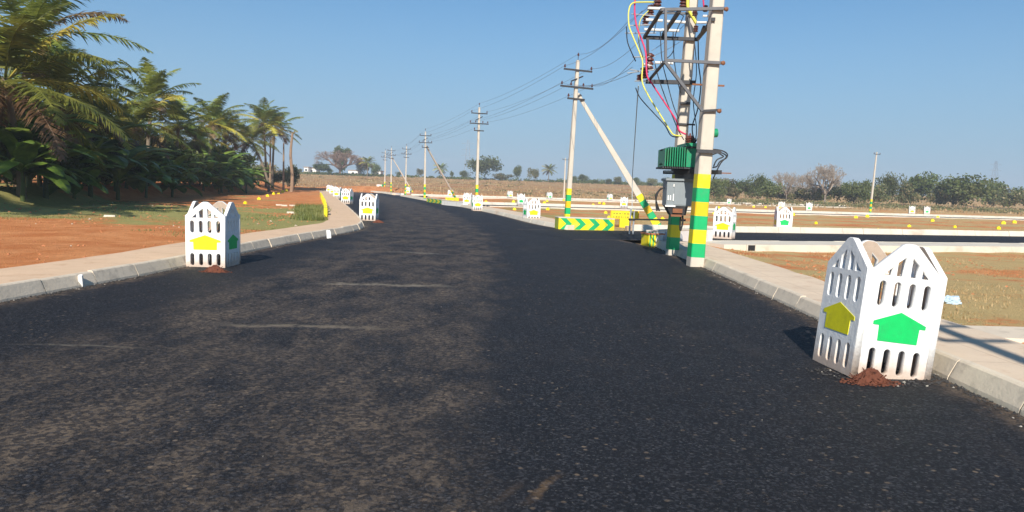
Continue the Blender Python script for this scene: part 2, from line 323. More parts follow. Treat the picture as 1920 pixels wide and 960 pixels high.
# ---------------------------------------------------------------- mesh builder
class MB:
    def __init__(s): s.v = []; s.f = []; s.m = []; s.cur = 0
    def add(s, vs, fs, mi=None):
        o = len(s.v); s.v += [tuple(p) for p in vs]
        for f in fs: s.f.append(tuple(i + o for i in f)); s.m.append(s.cur if mi is None else mi)
    def box(s, x0, x1, y0, y1, z0, z1, mi=None):
        s.add([(x0,y0,z0),(x1,y0,z0),(x1,y1,z0),(x0,y1,z0),(x0,y0,z1),(x1,y0,z1),(x1,y1,z1),(x0,y1,z1)],
              [(0,3,2,1),(4,5,6,7),(0,1,5,4),(1,2,6,5),(2,3,7,6),(3,0,4,7)], mi)
    def beam(s, a, b, w, h=None, w2=None, h2=None, mi=None, upv=(0, 0, 1)):
        a = Vector(a); b = Vector(b); h = h or w; w2 = w2 or w; h2 = h2 or h
        d = (b - a).normalized(); u = Vector(upv)
        if abs(d.dot(u)) > 0.95: u = Vector((0, 1, 0))
        sx = d.cross(u).normalized(); sy = sx.cross(d).normalized()
        vs = []
        for p, ww, hh in ((a, w, h), (b, w2, h2)):
            for i, j in ((-1, -1), (1, -1), (1, 1), (-1, 1)): vs.append(p + sx * (ww / 2 * i) + sy * (hh / 2 * j))
        s.add(vs, [(0,3,2,1),(4,5,6,7),(0,1,5,4),(1,2,6,5),(2,3,7,6),(3,0,4,7)][::1], mi)
    def tube(s, pts, r, n=6, mi=None, r2=None, cap=True):
        pts = [Vector(p) for p in pts]; k = len(pts); base = len(s.v); vs = []
        pd = None
        for i, p in enumerate(pts):
            d = (pts[min(i + 1, k - 1)] - pts[max(i - 1, 0)]).normalized()
            u = Vector((0, 0, 1)) if abs(d.z) < 0.9 else Vector((1, 0, 0))
            if pd is not None:
                sy = pd - d * pd.dot(d)
                sy = sy.normalized() if sy.length > 1e-4 else d.cross(u).normalized()
            else: sy = d.cross(u).normalized()
            pd = sy; sx = d.cross(sy)
            rr = r if r2 is None else r + (r2 - r) * i / max(1, k - 1)
            if isinstance(r, (list, tuple)): rr = r[i]
            for j in range(n):
                a = 2 * math.pi * j / n; vs.append(p + sx * (math.cos(a) * rr) + sy * (math.sin(a) * rr))
        fs = []
        for i in range(k - 1):
            for j in range(n):
                a = i * n + j; b = i * n + (j + 1) % n; fs.append((a, b, b + n, a + n))
        if cap: fs.append(tuple(range(n - 1, -1, -1))); fs.append(tuple((k - 1) * n + j for j in range(n)))
        s.add(vs, fs, mi)
    def lathe(s, a, axis, prof, n=12, mi=None):
        a = Vector(a); d = Vector(axis).normalized()
        s.tube([a + d * t for t, r in prof], [r for t, r in prof], n, mi)
    def build(s, name, mats, parent=None, smooth=False, loc=None):
        me = bpy.data.meshes.new(name); me.from_pydata(s.v, [], s.f)
        if not isinstance(mats, (list, tuple)): mats = [mats]
        for mt in mats: me.materials.append(mt)
        if len(mats) > 1: me.polygons.foreach_set('material_index', s.m)
        if smooth: me.polygons.foreach_set('use_smooth', [True] * len(s.f))
        me.update()
        o = bpy.data.objects.new(name, me); COL.objects.link(o)
        if parent: o.parent = parent
        if loc is not None: o.location = loc
        return o

def tag(o, label=None, cat=None, group=None, kind=None):
    if label: o['label'] = label
    if cat: o['category'] = cat
    if group: o['group'] = group
    if kind: o['kind'] = kind
    return o
def empty(name, loc, label=None, cat=None, group=None, rot=(0, 0, 0)):
    o = bpy.data.objects.new(name, None); COL.objects.link(o); o.empty_display_size = 0.3
    o.location = loc; o.rotation_euler = rot; return tag(o, label, cat, group)
def kids(o): return [c for c in COL.objects if c.parent == o]
KC = {}
def copy_tree(o, parent=None):
    if o.name not in KC: KC[o.name] = kids(o)
    c = o.copy(); COL.objects.link(c)
    if parent: c.parent = parent
    for ch in KC[o.name]: copy_tree(ch, c)
    return c

ORD = ['first', 'second', 'third', 'fourth', 'fifth', 'sixth', 'seventh', 'eighth', 'ninth', 'tenth', 'eleventh', 'twelfth',
       'thirteenth', 'fourteenth', 'fifteenth', 'sixteenth', 'seventeenth', 'eighteenth', 'nineteenth', 'twentieth']

# ---------------------------------------------------------------- road lines (world metres)
def P2(p): return (p.x, p.y)
left_line = [(-6.4, -9.0), (-6.1, 2.0)] + [P2(G(*q)) for q in ((0, 566), (150, 540), (340, 503), (470, 471), (600, 446))]
cn = G(676, 432); left_line += [(cn.x, cn.y)]
left_line += [P2(G(*q)) for q in ((686, 424), (672, 408), (655, 392), (640, 380), (627, 370), (618, 363), (612, 358.5))]
right_line = [(3.6, -9.0), (3.62, 2.0), (3.72, 5.3), (3.87, 9.2), (4.05, 15.7), (4.1, 21.5)]
right_far = [P2(G(*q)) for q in ((1058, 430), (1000, 420), (940, 404), (890, 393), (850, 385), (800, 377), (760, 369), (720, 362.5), (695, 359.5))]
def resample(pl, n):
    pl = [Vector(p) for p in pl]; ds = [0]
    for a, b in zip(pl, pl[1:]): ds.append(ds[-1] + (b - a).length)
    out = []
    for i in range(n):
        t = ds[-1] * i / (n - 1); k = 0
        while k < len(ds) - 2 and ds[k + 1] < t: k += 1
        u = (t - ds[k]) / max(1e-9, ds[k + 1] - ds[k]); out.append(pl[k].lerp(pl[k + 1], u))
    return out
def smooth_line(pl, it=2):
    pl = [Vector(p) for p in pl]
    for _ in range(it):
        q = [pl[0]]
        for a, b in zip(pl, pl[1:]): q += [a.lerp(b, 0.25), a.lerp(b, 0.75)]
        q.append(pl[-1]); pl = q
    return pl
LL = smooth_line(left_line); RN = smooth_line(right_line); RF = smooth_line(right_far)
RALL = smooth_line(right_line + right_far)

# side streets: near edge start, direction, width, length, depth ordering
SLP = Vector((1, 0.385)).normalized(); SN = Vector((-SLP.y, SLP.x))
s1n0 = Vector((4.9, 24.15)); s1w = 5.3
s2p = G(888, 386); s2n0 = Vector((s2p.x, s2p.y)); s2w = 5.5
s3n0 = Vector((-13.0, 103.0)); s3w = 5.5
streets = [(s1n0, s1w, 75), (s2n0, s2w, 115), (s3n0, s3w, 82)]

road_polys = []
road_polys.append([(p.x, p.y) for p in LL] + [(p.x, p.y) for p in reversed(RALL)])
for n0, w, ln in streets:
    a = n0 - SLP * 3; b = n0 + SLP * ln
    road_polys.append([tuple(a), tuple(b), tuple(b + SN * w), tuple(a + SN * w)])

def poly_sdist(X, Y, poly):
    P = np.array(poly); Q = np.roll(P, -1, 0); d = np.full(X.shape, 1e9); ins = np.zeros(X.shape, bool)
    for (x0, y0), (x1, y1) in zip(P, Q):
        ex, ey = x1 - x0, y1 - y0; t = np.clip(((X - x0) * ex + (Y - y0) * ey) / (ex * ex + ey * ey + 1e-12), 0, 1)
        d = np.minimum(d, np.hypot(X - x0 - t * ex, Y - y0 - t * ey))
        c = ((y0 > Y) != (y1 > Y)) & (X < (x1 - x0) * (Y - y0) / (y1 - y0 + 1e-12) + x0); ins ^= c
    return np.where(ins, -d, d)
def road_dist(X, Y):
    d = np.full(X.shape, 1e9)
    for p in road_polys: d = np.minimum(d, poly_sdist(X, Y, p))
    return d
# grove edge: the red bank under the palms
grove_x = lambda y: np.interp(y, [-20, 20, 34, 57, 80, 115, 160, 300], [-16, -18.5, -21, -25.5, -29, -36, -52, -90])

def graded(lo, hi, a, b, step, grow):
    xs = list(np.arange(a, b + 1e-6, step)); s = step; x = xs[-1]
    while x < hi: s *= grow; x += s; xs.append(x)
    s = step; x = xs[0]; pre = []
    while x > lo: s *= grow; x -= s; pre.append(x)
    return np.array(pre[::-1] + xs)
xs = graded(-3500, 3500, -34, 30, 0.34, 1.045); ys = graded(-60, 4500, 1, 66, 0.34, 1.035)
X, Y = np.meshgrid(xs, ys)
rd = road_dist(X, Y)
t = np.clip((rd - 0.35) / 0.6, 0, 1); t = t * t * (3 - 2 * t)
u = np.clip((Y - 88) / 272, 0, 1); base = 5.4 * u * u * (3 - 2 * u)
nz = np.zeros(X.shape)
for i in range(X.shape[0]):
    for j in range(X.shape[1]):
        x, y = X[i, j], Y[i, j]
        if abs(x) < 400 and y < 500:
            nz[i, j] = noise.fractal(Vector((x * 0.35, y * 0.35, 0)), 0.8, 2.1, 4) * 0.05 + noise.noise(Vector((x * 0.05, y * 0.05, 3))) * 0.08
leftside = (X < np.interp(Y, [p.y for p in LL], [p.x for p in LL]))
plot = np.where(leftside, 0.13, np.where(Y < 30, -0.02 - 0.17 * np.clip((X - 5.5) / 2.0, 0, 1) * np.clip((Y - 12) / 6.0, 0, 1), 0.0))
gx = grove_x(Y); bk = np.clip((gx + 1.2 - X) / 2.6, 0, 1); bk = bk * bk * (3 - 2 * bk)
bank = bk * (0.75 + nz * 2.0) * np.clip((Y - 5) / 20, 0, 1)
# loose earth piled past the road's end
heap = 0.9 * np.exp(-(((X + 24) / 9) ** 2 + ((Y - 128) / 3.5) ** 2)) + 0.5 * np.exp(-(((X + 40) / 12) ** 2 + ((Y - 120) / 5) ** 2))
Z = base - 0.10 + t * (plot + 0.10 + nz * 0.9 + bank + heap) 
far = np.clip((Y - 420) / 500, 0, 1); Z = np.where(Y > 420, Z - far * 5.0, Z)
Z += np.where((Y > 120) & (Y < 420), np.sin(X * 0.02 + 1) * 0.25 * np.clip((Y - 120) / 60, 0, 1), 0)
mb = MB(); nx = len(xs)
mb.v = list(zip(X.ravel().tolist(), Y.ravel().tolist(), Z.ravel().tolist()))
mb.f = [(i * nx + j, i * nx + j + 1, (i + 1) * nx + j + 1, (i + 1) * nx + j) for i in range(len(ys) - 1) for j in range(nx - 1)]
mb.m = [0] * len(mb.f)
gr = mb.build('ground', M['ground'], smooth=True); tag(gr, kind='structure')
def hz(x, y):
    j = int(np.clip(np.searchsorted(xs, x) - 1, 0, nx - 2)); i = int(np.clip(np.searchsorted(ys, y) - 1, 0, len(ys) - 2))
    a = (x - xs[j]) / (xs[j + 1] - xs[j]); b = (y - ys[i]) / (ys[i + 1] - ys[i])
    return float((Z[i, j] * (1 - a) + Z[i, j + 1] * a) * (1 - b) + (Z[i + 1, j] * (1 - a) + Z[i + 1, j + 1] * a) * b)

# asphalt sheets ---------------------------------------------------
def sheet(name, A, B, mat, dz, thick=0.14, cross=10):
    mb = MB(); n = len(A)
    for a, b in zip(A, B):
        for k in range(cross + 1):
            p = a.lerp(b, k / cross); z = Rz(p.y) + dz
            mb.v.append((p.x, p.y, z))
    w = cross + 1
    for i in range(n - 1):
        for k in range(cross): mb.f.append((i * w + k, i * w + k + 1, (i + 1) * w + k + 1, (i + 1) * w + k)); mb.m.append(0)
    o = mb.build(name, mat); tag(o, kind='structure')
    at = o.data.attributes.new('edge', 'FLOAT', 'POINT'); vals = []
    for a, b in zip(A, B):
        wd_ = (b - a).length
        for k in range(cross + 1): vals.append(min(k, cross - k) / cross * wd_)
    at.data.foreach_set('value', vals); return o
A = resample(LL, 90); B = resample(RALL, 90)
# match the right side by depth so that quads stay square
def at_y(pl, y):
    for a, b in zip(pl, pl[1:]):
        if (a.y - y) * (b.y - y) <= 0 and abs(b.y - a.y) > 1e-6: return a.lerp(b, (y - a.y) / (b.y - a.y))
    return pl[-1] if y > pl[-1].y else pl[0]
yy = list(np.linspace(-9, 60, 80)) + list(np.linspace(61, min(LL[-1].y, RALL[-1].y), 40))
A = [at_y(LL, y) for y in yy]; B = [at_y(RALL, y) for y in yy]
sheet('main_road', A, B, M['asphalt'], 0.0)
for k, (n0, w, ln) in enumerate(streets):
    back = [3.2, 3.5, 5][k]
    A = [n0 + SLP * t_ for t_ in np.linspace(-back, ln, 60)]; B = [p + SN * w for p in A]
    sheet('side_street', A, B, M['asphalt2'], 0.005, cross=3)

# footpaths and kerbs ---------------------------------------------
def normals(pl):
    out = []
    for i in range(len(pl)):
        d = (pl[min(i + 1, len(pl) - 1)] - pl[max(i - 1, 0)]).normalized(); out.append(Vector((-d.y, d.x)))
    return out
def ribbon(name, pl, side, o0, o1, z1, z0, mat, wob=0.0):
    pl = resample(pl, max(8, int(sum((b - a).length for a, b in zip(pl, pl[1:])) / 0.6))); ns = normals(pl); mb = MB()
    for p, n in zip(pl, ns):
        w_ = wob * noise.noise(Vector((p.x * 0.9, p.y * 0.9, 5)))
        a = p + n * side * o0; b = p + n * side * (o1 + w_); zz = Rz(p.y)
        mb.v += [(a.x, a.y, zz + z0), (a.x, a.y, zz + z1), (b.x, b.y, zz + z1), (b.x, b.y, zz + z0)]
    for i in range(len(pl) - 1):
        k = i * 4
        for q in range(3): mb.f.append((k + q, k + q + 1, k + q + 5, k + q + 4)); mb.m.append(0)
    for k in (0, (len(pl) - 1) * 4): mb.f.append((k, k + 1, k + 2, k + 3)); mb.m.append(0)
    return mb
def kerbs(pl, side, mat, name='kerb', hgt=0.18, step=0.95, wd=0.16, batter=0.085, maxy=70):
    tot = sum((b - a).length for a, b in zip(pl, pl[1:])); n = int(tot / step); pts = resample(pl, n + 1); mb = MB()
    rnd = random.Random(3)
    for a, b in zip(pts, pts[1:]):
        d = (b - a).normalized(); nn = Vector((-d.y, d.x)) * side; g = 0.009
        a2 = a + d * g; b2 = b - d * g; j = rnd.uniform(-0.008, 0.008); k = rnd.uniform(-0.012, 0.012)
        vs = []
        for p in (a2, b2):
            zz = Rz(p.y)
            for off, z in ((0, -0.08), (0.02, 0.03), (batter, hgt - 0.015 + j), (batter + 0.02, hgt + j), (wd, hgt + j), (wd, -0.08)):
                q = p + nn * (off + k); vs.append((q.x, q.y, zz + z))
        fs = [(i, (i + 1) % 6, (i + 1) % 6 + 6, i + 6) for i in range(6)] + [(5, 4, 3, 2, 1, 0), (6, 7, 8, 9, 10, 11)]
        mb.add(vs, fs)
    o = mb.build(name, mat); tag(o, kind='structure'); return o
o = ribbon('footpath', LL, 1, 0.15, 1.30, 0.172, -0.12, M['pave'], 0.10).build('footpath', M['pave']); tag(o, kind='structure')
kerbs(LL, 1, M['kerb'])
RNc = RN + [Vector((4.35, 22.6)), s1n0 + SLP * 1.2]
o = ribbon('footpath', RN, -1, 0.15, 1.2, 0.172, -0.12, M['pave2'], 0.10).build('footpath', M['pave2']); tag(o, kind='structure')
kerbs(RN, -1, M['kerb'])
RF2 = [p for p in RF]
def cut(pl, gaps):
    out = []; cur = []
    for p in resample(pl, 200):
        if any(a < p.y < b for a, b in gaps):
            if len(cur) > 1: out.append(cur)
            cur = []
        else: cur.append(p)
    if len(cur) > 1: out.append(cur)
    return out
s2y = s2n0.y
for seg in cut(RF2, [(s2y - 0.3, s2y + 6.2), (102, 109)]):
    o = ribbon('footpath', seg, -1, 0.15, 1.4, 0.172, -0.12, M['pave2'], 0.05).build('footpath', M['pave2']); tag(o, kind='structure')
    kerbs(seg, -1, M['kerbw'], step=1.2)
for k, (n0, w, ln) in enumerate(streets):
    st = [1.3, 1.0, 1.0][k]
    near = [n0 + SLP * t_ for t_ in np.linspace(st - (0.3 if k == 0 else 0), ln, 30)]; farl = [p + SN * w for p in [n0 + SLP * t_ for t_ in np.linspace(2.0 if k == 0 else 0, ln, 30)]]
    o = ribbon('footpath', near, -1, 0.15, 1.9 if k == 0 else 1.3, [0.035, 0.06, 0.10][k], -0.30, M['kerbw']).build('footpath', M['kerbw']); tag(o, kind='structure')
    kerbs(near, -1, M['kerbw'], step=1.2, hgt=[0.042, 0.065, 0.11][k])
    o = ribbon('footpath', farl, 1, 0.15, 0.7, 0.172, -0.12, M['pave2']).build('footpath', M['pave2']); tag(o, kind='structure')
    kerbs(farl, 1, M['kerbw'], step=1.2, hgt=0.26)

# ================================================================ tree guards
S = 0.68; TH = 0.055; HE = 0.90; HP = 1.13
def panel_mesh(name, w, bars=True):
    cu = bpy.data.curves.new('c', 'CURVE'); cu.dimensions = '2D'; cu.fill_mode = 'BOTH'; cu.extrude = TH / 2 - 0.004; cu.bevel_depth = 0.004; cu.bevel_resolution = 0
    def sp(pts):
        s = cu.splines.new('POLY'); s.points.add(len(pts) - 1)
        for i, (x, y) in enumerate(pts): s.points[i].co = (x, y, 0, 1)
        s.use_cyclic_u = True
    h = w / 2 - 0.004
    sp([(-h, 0.0), (h, 0.0), (h, HE), (0.055, HP - 0.008), (0.025, HP + 0.004), (-0.025, HP + 0.004), (-0.055, HP - 0.008), (-h, HE)])
    def slot(x, z0, z1, r):
        pts = []
        for i in range(7):
            a = math.pi * i / 6; pts.append((x + r * math.cos(a), z1 - r + r * math.sin(a)))
        for i in range(7):
            a = math.pi + math.pi * i / 6; pts.append((x + r * math.cos(a), z0 + r + r * math.sin(a)))
        sp(pts)
    k = w / S
    for i in range(4):
        x = (-0.225 + 0.15 * i) * k
        slot(x, 0.05, 0.265, 0.037 * k); slot(x, 0.605, 0.82, 0.037 * k)
    for sx in (-1, 1):
        q = [(0.03, 0.862), (0.11, 0.862), (0.11, 0.975), (0.03, 1.035)]
        q2 = [(0.145, 0.862), (0.25, 0.862), (0.145, 0.945)]
        sp([(sx * x * k, y) for x, y in q]); sp([(sx * x * k, y) for x, y in q2])
    ob = bpy.data.objects.new('tmp', cu); COL.objects.link(ob)
    bpy.context.view_layer.update()
    me = bpy.data.meshes.new_from_object(ob); me.name = name
    bpy.data.objects.remove(ob)
    # stand upright in the XZ plane, outside facing -Y
    me.transform(Matrix.Rotation(math.pi / 2, 4, 'X'))
    me.materials.clear(); me.materials.append(M['guard']); me.materials.append(M['guardin'])
    for p in me.polygons: p.material_index = 1 if p.normal.y > 0.9 else 0
    me.update(); return me
PM = {False: panel_mesh('panel', S), True: panel_mesh('side_panel', S - 2 * TH)}
def emblem_mesh(mat, w):
    k = w / S; mb = MB()
    o = [(-0.20, 0.325), (0.20, 0.325), (0.205, 0.455), (0.265, 0.455), (0.265, 0.485), (0.0, 0.575), (-0.265, 0.485), (-0.265, 0.455), (-0.205, 0.455)]
    n = len(o); a = [(x * k, -0.005, z) for x, z in o]; b = [(x * k, 0.004, z) for x, z in o]
    mb.add(a + b, [tuple(range(n)), tuple(range(2 * n - 1, n - 1, -1))] + [(i, i + n, (i + 1) % n + n, (i + 1) % n) for i in range(n)])
    o = mb.build('house_emblem', mat); me = o.data; bpy.data.objects.remove(o); return me
M['egreen'] = simple('emblem_green', (0.0, 0.50, 0.11), 0.6, 0.15, 9, dirt=(0.02, 0.33, 0.10), dirt_amt=0.6)
M['eyellow'] = simple('emblem_yellow', (0.74, 0.68, 0.005), 0.6, 0.15, 9, dirt=(0.45, 0.42, 0.02), dirt_amt=0.6)
EM = {(c, s): emblem_mesh(M['e' + c], S - 2 * TH if s else S) for c in ('yellow', 'green') for s in (False, True)}
def make_guard():
    t = empty('tree_guard', (0, 0, 0))
    for i, c in enumerate(('yellow', 'green', 'yellow', 'green')):
        side = i % 2 == 1; a = math.pi / 2 * i
        o = bpy.data.objects.new('panel', PM[side]); COL.objects.link(o); o.parent = t
        rr = S / 2 - TH / 2; o.location = (math.sin(a) * rr, -math.cos(a) * rr, 0); o.rotation_euler = (0, 0, a)
        e = bpy.data.objects.new('house_emblem', EM[(c, side)]); COL.objects.link(e); e.parent = o
        e.location = (0, -TH / 2, 0)
    return t
guard0 = make_guard(); gused = [False]
GG = 'white concrete tree guards along the roads'
def guard(px, py, label, yaw=0.0, sc=1.0, lean=(0, 0), rot=0, sink=0.0, Y=None):
    g = copy_tree(guard0) if gused[0] else guard0; gused[0] = True
    p = G(px, py) if Y is None else Vector((D(px, py, Y).x, Y, 0))
    g.location = (p.x, p.y, Rz(p.y) - sink if p.y < 88 else max(Rz(p.y), hz(p.x, p.y)) - sink)
    g.rotation_euler = (Matrix.Rotation(R_(lean[1]), 3, 'Y') @ Matrix.Rotation(R_(lean[0]), 3, 'X') @ Matrix.Rotation(R_(yaw + rot), 3, 'Z')).to_euler(); g.scale = (sc, sc, sc)
    tag(g, label, 'tree guard', GG); return g
gR = guard(1628, 692, 'large leaning white tree guard in the right foreground with yellow and green house emblems', 3, 1.04, (-1.5, 5.5), 90, 0.03)
guard(401, 497, 'white tree guard before the left kerb, nearest one on that side of the road', -1, 1.0, (0, -0.5), 0, 0.03)
guard(692, 413, 'white tree guard standing in the road just past the rounded left kerb corner', -1, 1.0, (0, 0), 0, 0.03)
guard(651, 382, 'white tree guard at the left kerb, second behind the rounded kerb corner', -10, 1.0, (0, 0), 0, 0.0)
guard(633.5, 372, 'white tree guard at the left kerb, third behind the rounded kerb corner', -12)
guard(625, 366, 'small white tree guard at the left kerb, fourth behind the rounded kerb corner', -12)
guard(618, 361.5, 'farthest white tree guard of the row along the left kerb', -12)
guard(996, 415, 'white tree guard at the inside of the bend, left of the green chevron wall', 17, 0.98, (0, 0), 0, 0)
guard(894, 395, 'white tree guard in front of the second line pole at the bend', 14, 0.92, (0, 0), 0, 0)
guard(877, 386, 'white tree guard partly hidden just behind the one at the second line pole', -14, 0.95)
guard(845, 366, 'small white tree guard beside the leaning stay of the third line pole', -14, 0.95, Y=104)
guard(766, 362, 'tiny white tree guard between the far line poles', -14, 1.0, Y=117)
guard(1357, 447, 'white tree guard with yellow emblem on the side street, right of the banded double pole', -27, 1.0, (0, 0), 0, 0)
guard(1467, 435, 'white tree guard with green emblem in the middle of the side street', -9, 1.0, (0, 0), 270, 0)
guard(976, 386, 'white tree guard in the second street directly behind the one left of the chevron wall', 8, 1.0, (0, 0), 270)
guard(1170, 391, 'white tree guard in the second street behind the yellow notice board', -14, 1.0)
guard(1465, 396, 'white tree guard with yellow emblem directly behind the green emblem one', -32, 1.0)
guard(1516, 397, 'small white guard with green emblem, right of the pair on the side street', -14, 1.0, (0, 0), 270)
guard(956, 369, 'tiny white tree guard on the third street left of the first line pole', 20, 1.0, Y=112)
guard(1030, 372, 'tiny white tree guard on the third street next to the thin far pole', 20, 1.0, (0, 0), 270, Y=113)
guard(1143, 378, 'tiny soil-stained tree guard on the third street, right of the first line pole', 20, 1.0, Y=118)
guard(1367, 385, 'tiny greyish tree guard on the third street right of the banded double pole', 20, 0.9, (0, 0), 45, Y=118)
guard(1709, 403, 'small white tree guard, left one of the pair on the far right street', -20, 1.0, Y=97)
guard(1737, 403, 'small white tree guard, right one of the pair on the far right street', -20, 1.0, (0, 0), 270, Y=98)

# dry reddish coir and soil heaped at the foot of two guards
def fringe(name, p, r, n, label, h=0.10, seed=1):
    rnd = random.Random(seed); mb = MB()
    for i in range(n):
        a = rnd.uniform(0, 6.28); d = r * rnd.random() ** 0.6
        x, y = math.cos(a) * d * 1.6, math.sin(a) * d * 0.7
        hh = h * 0.8 * (1 - (d / r) ** 1.5) + 0.01
        q = Vector((x, y, hh * rnd.uniform(0.1, 1.0))); s = rnd.uniform(0.004, 0.013)
        dv = Vector((rnd.uniform(-1, 1), rnd.uniform(-1, 1), rnd.uniform(-0.3, 0.6))).normalized()
        mb.beam(q, q + dv * s * rnd.uniform(1.5, 5), s * 0.6, s * 0.45)
    for i in range(n // 5):
        a = rnd.uniform(0, 6.28); d = r * rnd.uniform(0.9, 1.6); x, y = math.cos(a) * d * 1.5, math.sin(a) * d * 0.7; s = rnd.uniform(0.004, 0.012)
        mb.box(x - s, x + s, y - s * .7, y + s * .7, 0.001, s * 1.1)
    # the heap itself
    R, C_ = 7, 16; vs = [(0, 0, h * 0.85)]
    for i in range(1, R):
        for j in range(C_):
            a = 6.283 * j / C_; d = r * i / (R - 1); z = h * 0.85 * (1 - (i / (R - 1)) ** 1.6) - 0.005
            jx = 1 + 0.25 * noise.noise(Vector((math.cos(a) * 2, math.sin(a) * 2, seed)))
            vs.append((math.cos(a) * d * 1.6 * jx, math.sin(a) * d * 0.7 * jx, z + rnd.uniform(-0.01, 0.01)))
    fs = [(0, 1 + j, 1 + (j + 1) % C_) for j in range(C_)]
    for i in range(R - 2):
        for j in range(C_):
            a = 1 + i * C_ + j; b = 1 + i * C_ + (j + 1) % C_; fs.append((a, a + C_, b + C_, b))
    mb.add(vs, fs)
    o = mb.build(name, M['rustsoil'], loc=p); tag(o, label, 'soil heap'); return o
fringe('soil_heap', G(1632, 718), 0.11, 420, 'rusty red heap of coir and soil at the foot of the large leaning tree guard', 0.15, 2)
fringe('soil_heap', G(403, 510), 0.12, 260, 'brown red soil heap at the foot of the nearest left tree guard', 0.14, 3)
fringe('soil_heap', G(709, 417.5), 0.15, 120, 'small brown soil heap beside the tree guard past the kerb corner', 0.14, 4)

# ================================================================ poles
def shaft(mb, H, w0, w1, d0, d1, bands=True, b0=0.0, bh=0.0, seq=None, foot=0.0):
    """tapered square shaft with painted rings; materials 0 concrete 1 yellow 2 green 3 amber"""
    lv = [(-0.3, 0)]
    z = foot
    if foot > 0: lv.append((0, 0))
    if bands:
        if foot > 0: lv[-1] = (-0.3, 0)
        for mi in seq: lv.append((z, mi)); z += bh
        lv.append((z, 0))
    lv.append((H, None))
    def ring(z):
        t = max(0, z / H); w = w0 + (w1 - w0) * t; d = d0 + (d1 - d0) * t; c = 0.02
        return [(-w/2+c,-d/2,z),(w/2-c,-d/2,z),(w/2,-d/2+c,z),(w/2,d/2-c,z),(w/2-c,d/2,z),(-w/2+c,d/2,z),(-w/2,d/2-c,z),(-w/2,-d/2+c,z)]
    for (za, mi), (zb, _) in zip(lv, lv[1:]):
        o = ring(za) + ring(zb); mb.add(o, [(i, (i + 1) % 8, (i + 1) % 8 + 8, i + 8) for i in range(8)], mi)
    top = ring(H); mb.add(top, [tuple(range(8))], 0); mb.add(ring(-0.3), [tuple(range(7, -1, -1))], 0)
PMATS = [M['concrete'], M['yellow'], M['green'], M['amber']]
def ins(mb, p, h=0.16, r=0.05):
    mb.lathe(p, (0, 0, 1), [(0, 0.012), (0.05, 0.012), (0.052, r * 0.8), (0.075, r), (0.10, r * 0.6), (0.12, r * 0.85), (0.15, r * 0.35), (h + 0.01, 0.02)], 8)
ARM_A = 0.64
def make_line_pole(H, bh, seq, arms=True, w0=0.21, stay=False):
    t = empty('utility_pole', (0, 0, 0)); mb = MB()
    shaft(mb, H, w0, 0.13, w0 * 1.15, 0.15, True, 0, bh, seq); mb.build('shaft', PMATS, t)
    for z, hw, pins in ((H - 0.42, 0.62, (-0.58, 0.58)), (H - 1.12, 0.72, (-0.66, -0.26, 0.28, 0.66)), (H - 1.60, 0.38, (-0.34,))):
        mb = MB(); mb.beam((-hw, -0.10, z), (hw, -0.10, z), 0.055, 0.07); a = mb.build('crossarm', M['steel'], t)
        for x in pins:
            mb = MB(); ins(mb, (x, -0.10, z + 0.03)); mb.build('insulator', M['porc'], a)
    mb = MB(); mb.tube([(0, 0, H - 0.02), (0, 0, H + 0.16)], 0.014, 6); c = mb.build('top_pin', M['steel'], t)
    mb = MB(); ins(mb, (0, 0, H + 0.14)); mb.build('insulator', M['porc'], c)
    if stay:
        mb = MB(); mb.beam((-0.28, -0.16, H - 0.90), (0.28, 0.06, H - 0.62), 0.06, 0.05); mb.build('brace', M['steel'], t)
    return t
SEQ6 = [2, 1, 2, 3, 2, 1]
lineP = make_line_pole(6.95, 0.27, SEQ6, stay=True)
LG = 'concrete line poles along the road'
poles = []
def place_pole(src, px, py, Y, H, label, yaw=0, lean=0, H0=6.95):
    p = G(px, py) if Y is None else Vector((D(px, py, Y).x, Y, 0)); z = max(Rz(p.y), 0)
    src.location = (p.x, p.y, z); src.scale = (1, 1, H / H0); src.rotation_euler = (0, R_(lean), R_(yaw))
    tag(src, label, 'utility pole', LG); poles.append((src, H / H0)); return src
place_pole(lineP, 1062, 425, None, 6.95, 'nearest single line pole standing at the chevron wall, with crossarms and a leaning stay', 14, 1.7)
place_pole(copy_tree(lineP), 893, 390, None, 7.5, 'second line pole at the road bend, behind a white tree guard', 16, 0.0)
place_pole(copy_tree(lineP), 796, 375.5, None, 7.3, 'third line pole along the bend, with a leaning stay to its right', 16, -0.6)
place_pole(copy_tree(lineP), 760, 366, 108, 7.1, 'fourth line pole along the road, right of the far stay', 16, 0.2)
place_pole(copy_tree(lineP), 733, 364, 122, 7.3, 'fifth line pole, the thin one with a stay at the end of the road', 16, -0.5)
place_pole(copy_tree(lineP), 721, 363, 130, 7.1, 'farthest line pole at the road end beside the far transformer box', 16, 0)

# single poles away from the line
def lone(px, py, Y, H, label, two, lean=0):
    t = empty('utility_pole', (0, 0, 0)); mb = MB(); shaft(mb, H, 0.22, 0.13, 0.24, 0.14, True, 0, 0.30, SEQ6 if two else [1]); mb.build('shaft', PMATS, t)
    mb = MB(); mb.beam((-0.45, -0.1, H - 0.25), (0.45, -0.1, H - 0.25), 0.06, 0.06); a = mb.build('crossarm', M['steel'], t)
    for x in (-0.4, 0.4):
        mb = MB(); ins(mb, (x, -0.1, H - 0.22)); mb.build('insulator', M['porc'], a)
    p = D(px, py, Y); t.location = (p.x, Y, hz(p.x, Y)); t.rotation_euler = (0, R_(lean), R_(10)); tag(t, label, 'utility pole'); return t
lone(1631, 400, 92, 7.6, 'lone banded concrete pole standing among the plots on the far right', True, 2.2)
lone(1057, 372, 108, 6.2, 'thin far pole with a yellow foot just behind the nearest line pole', False, 0.2)

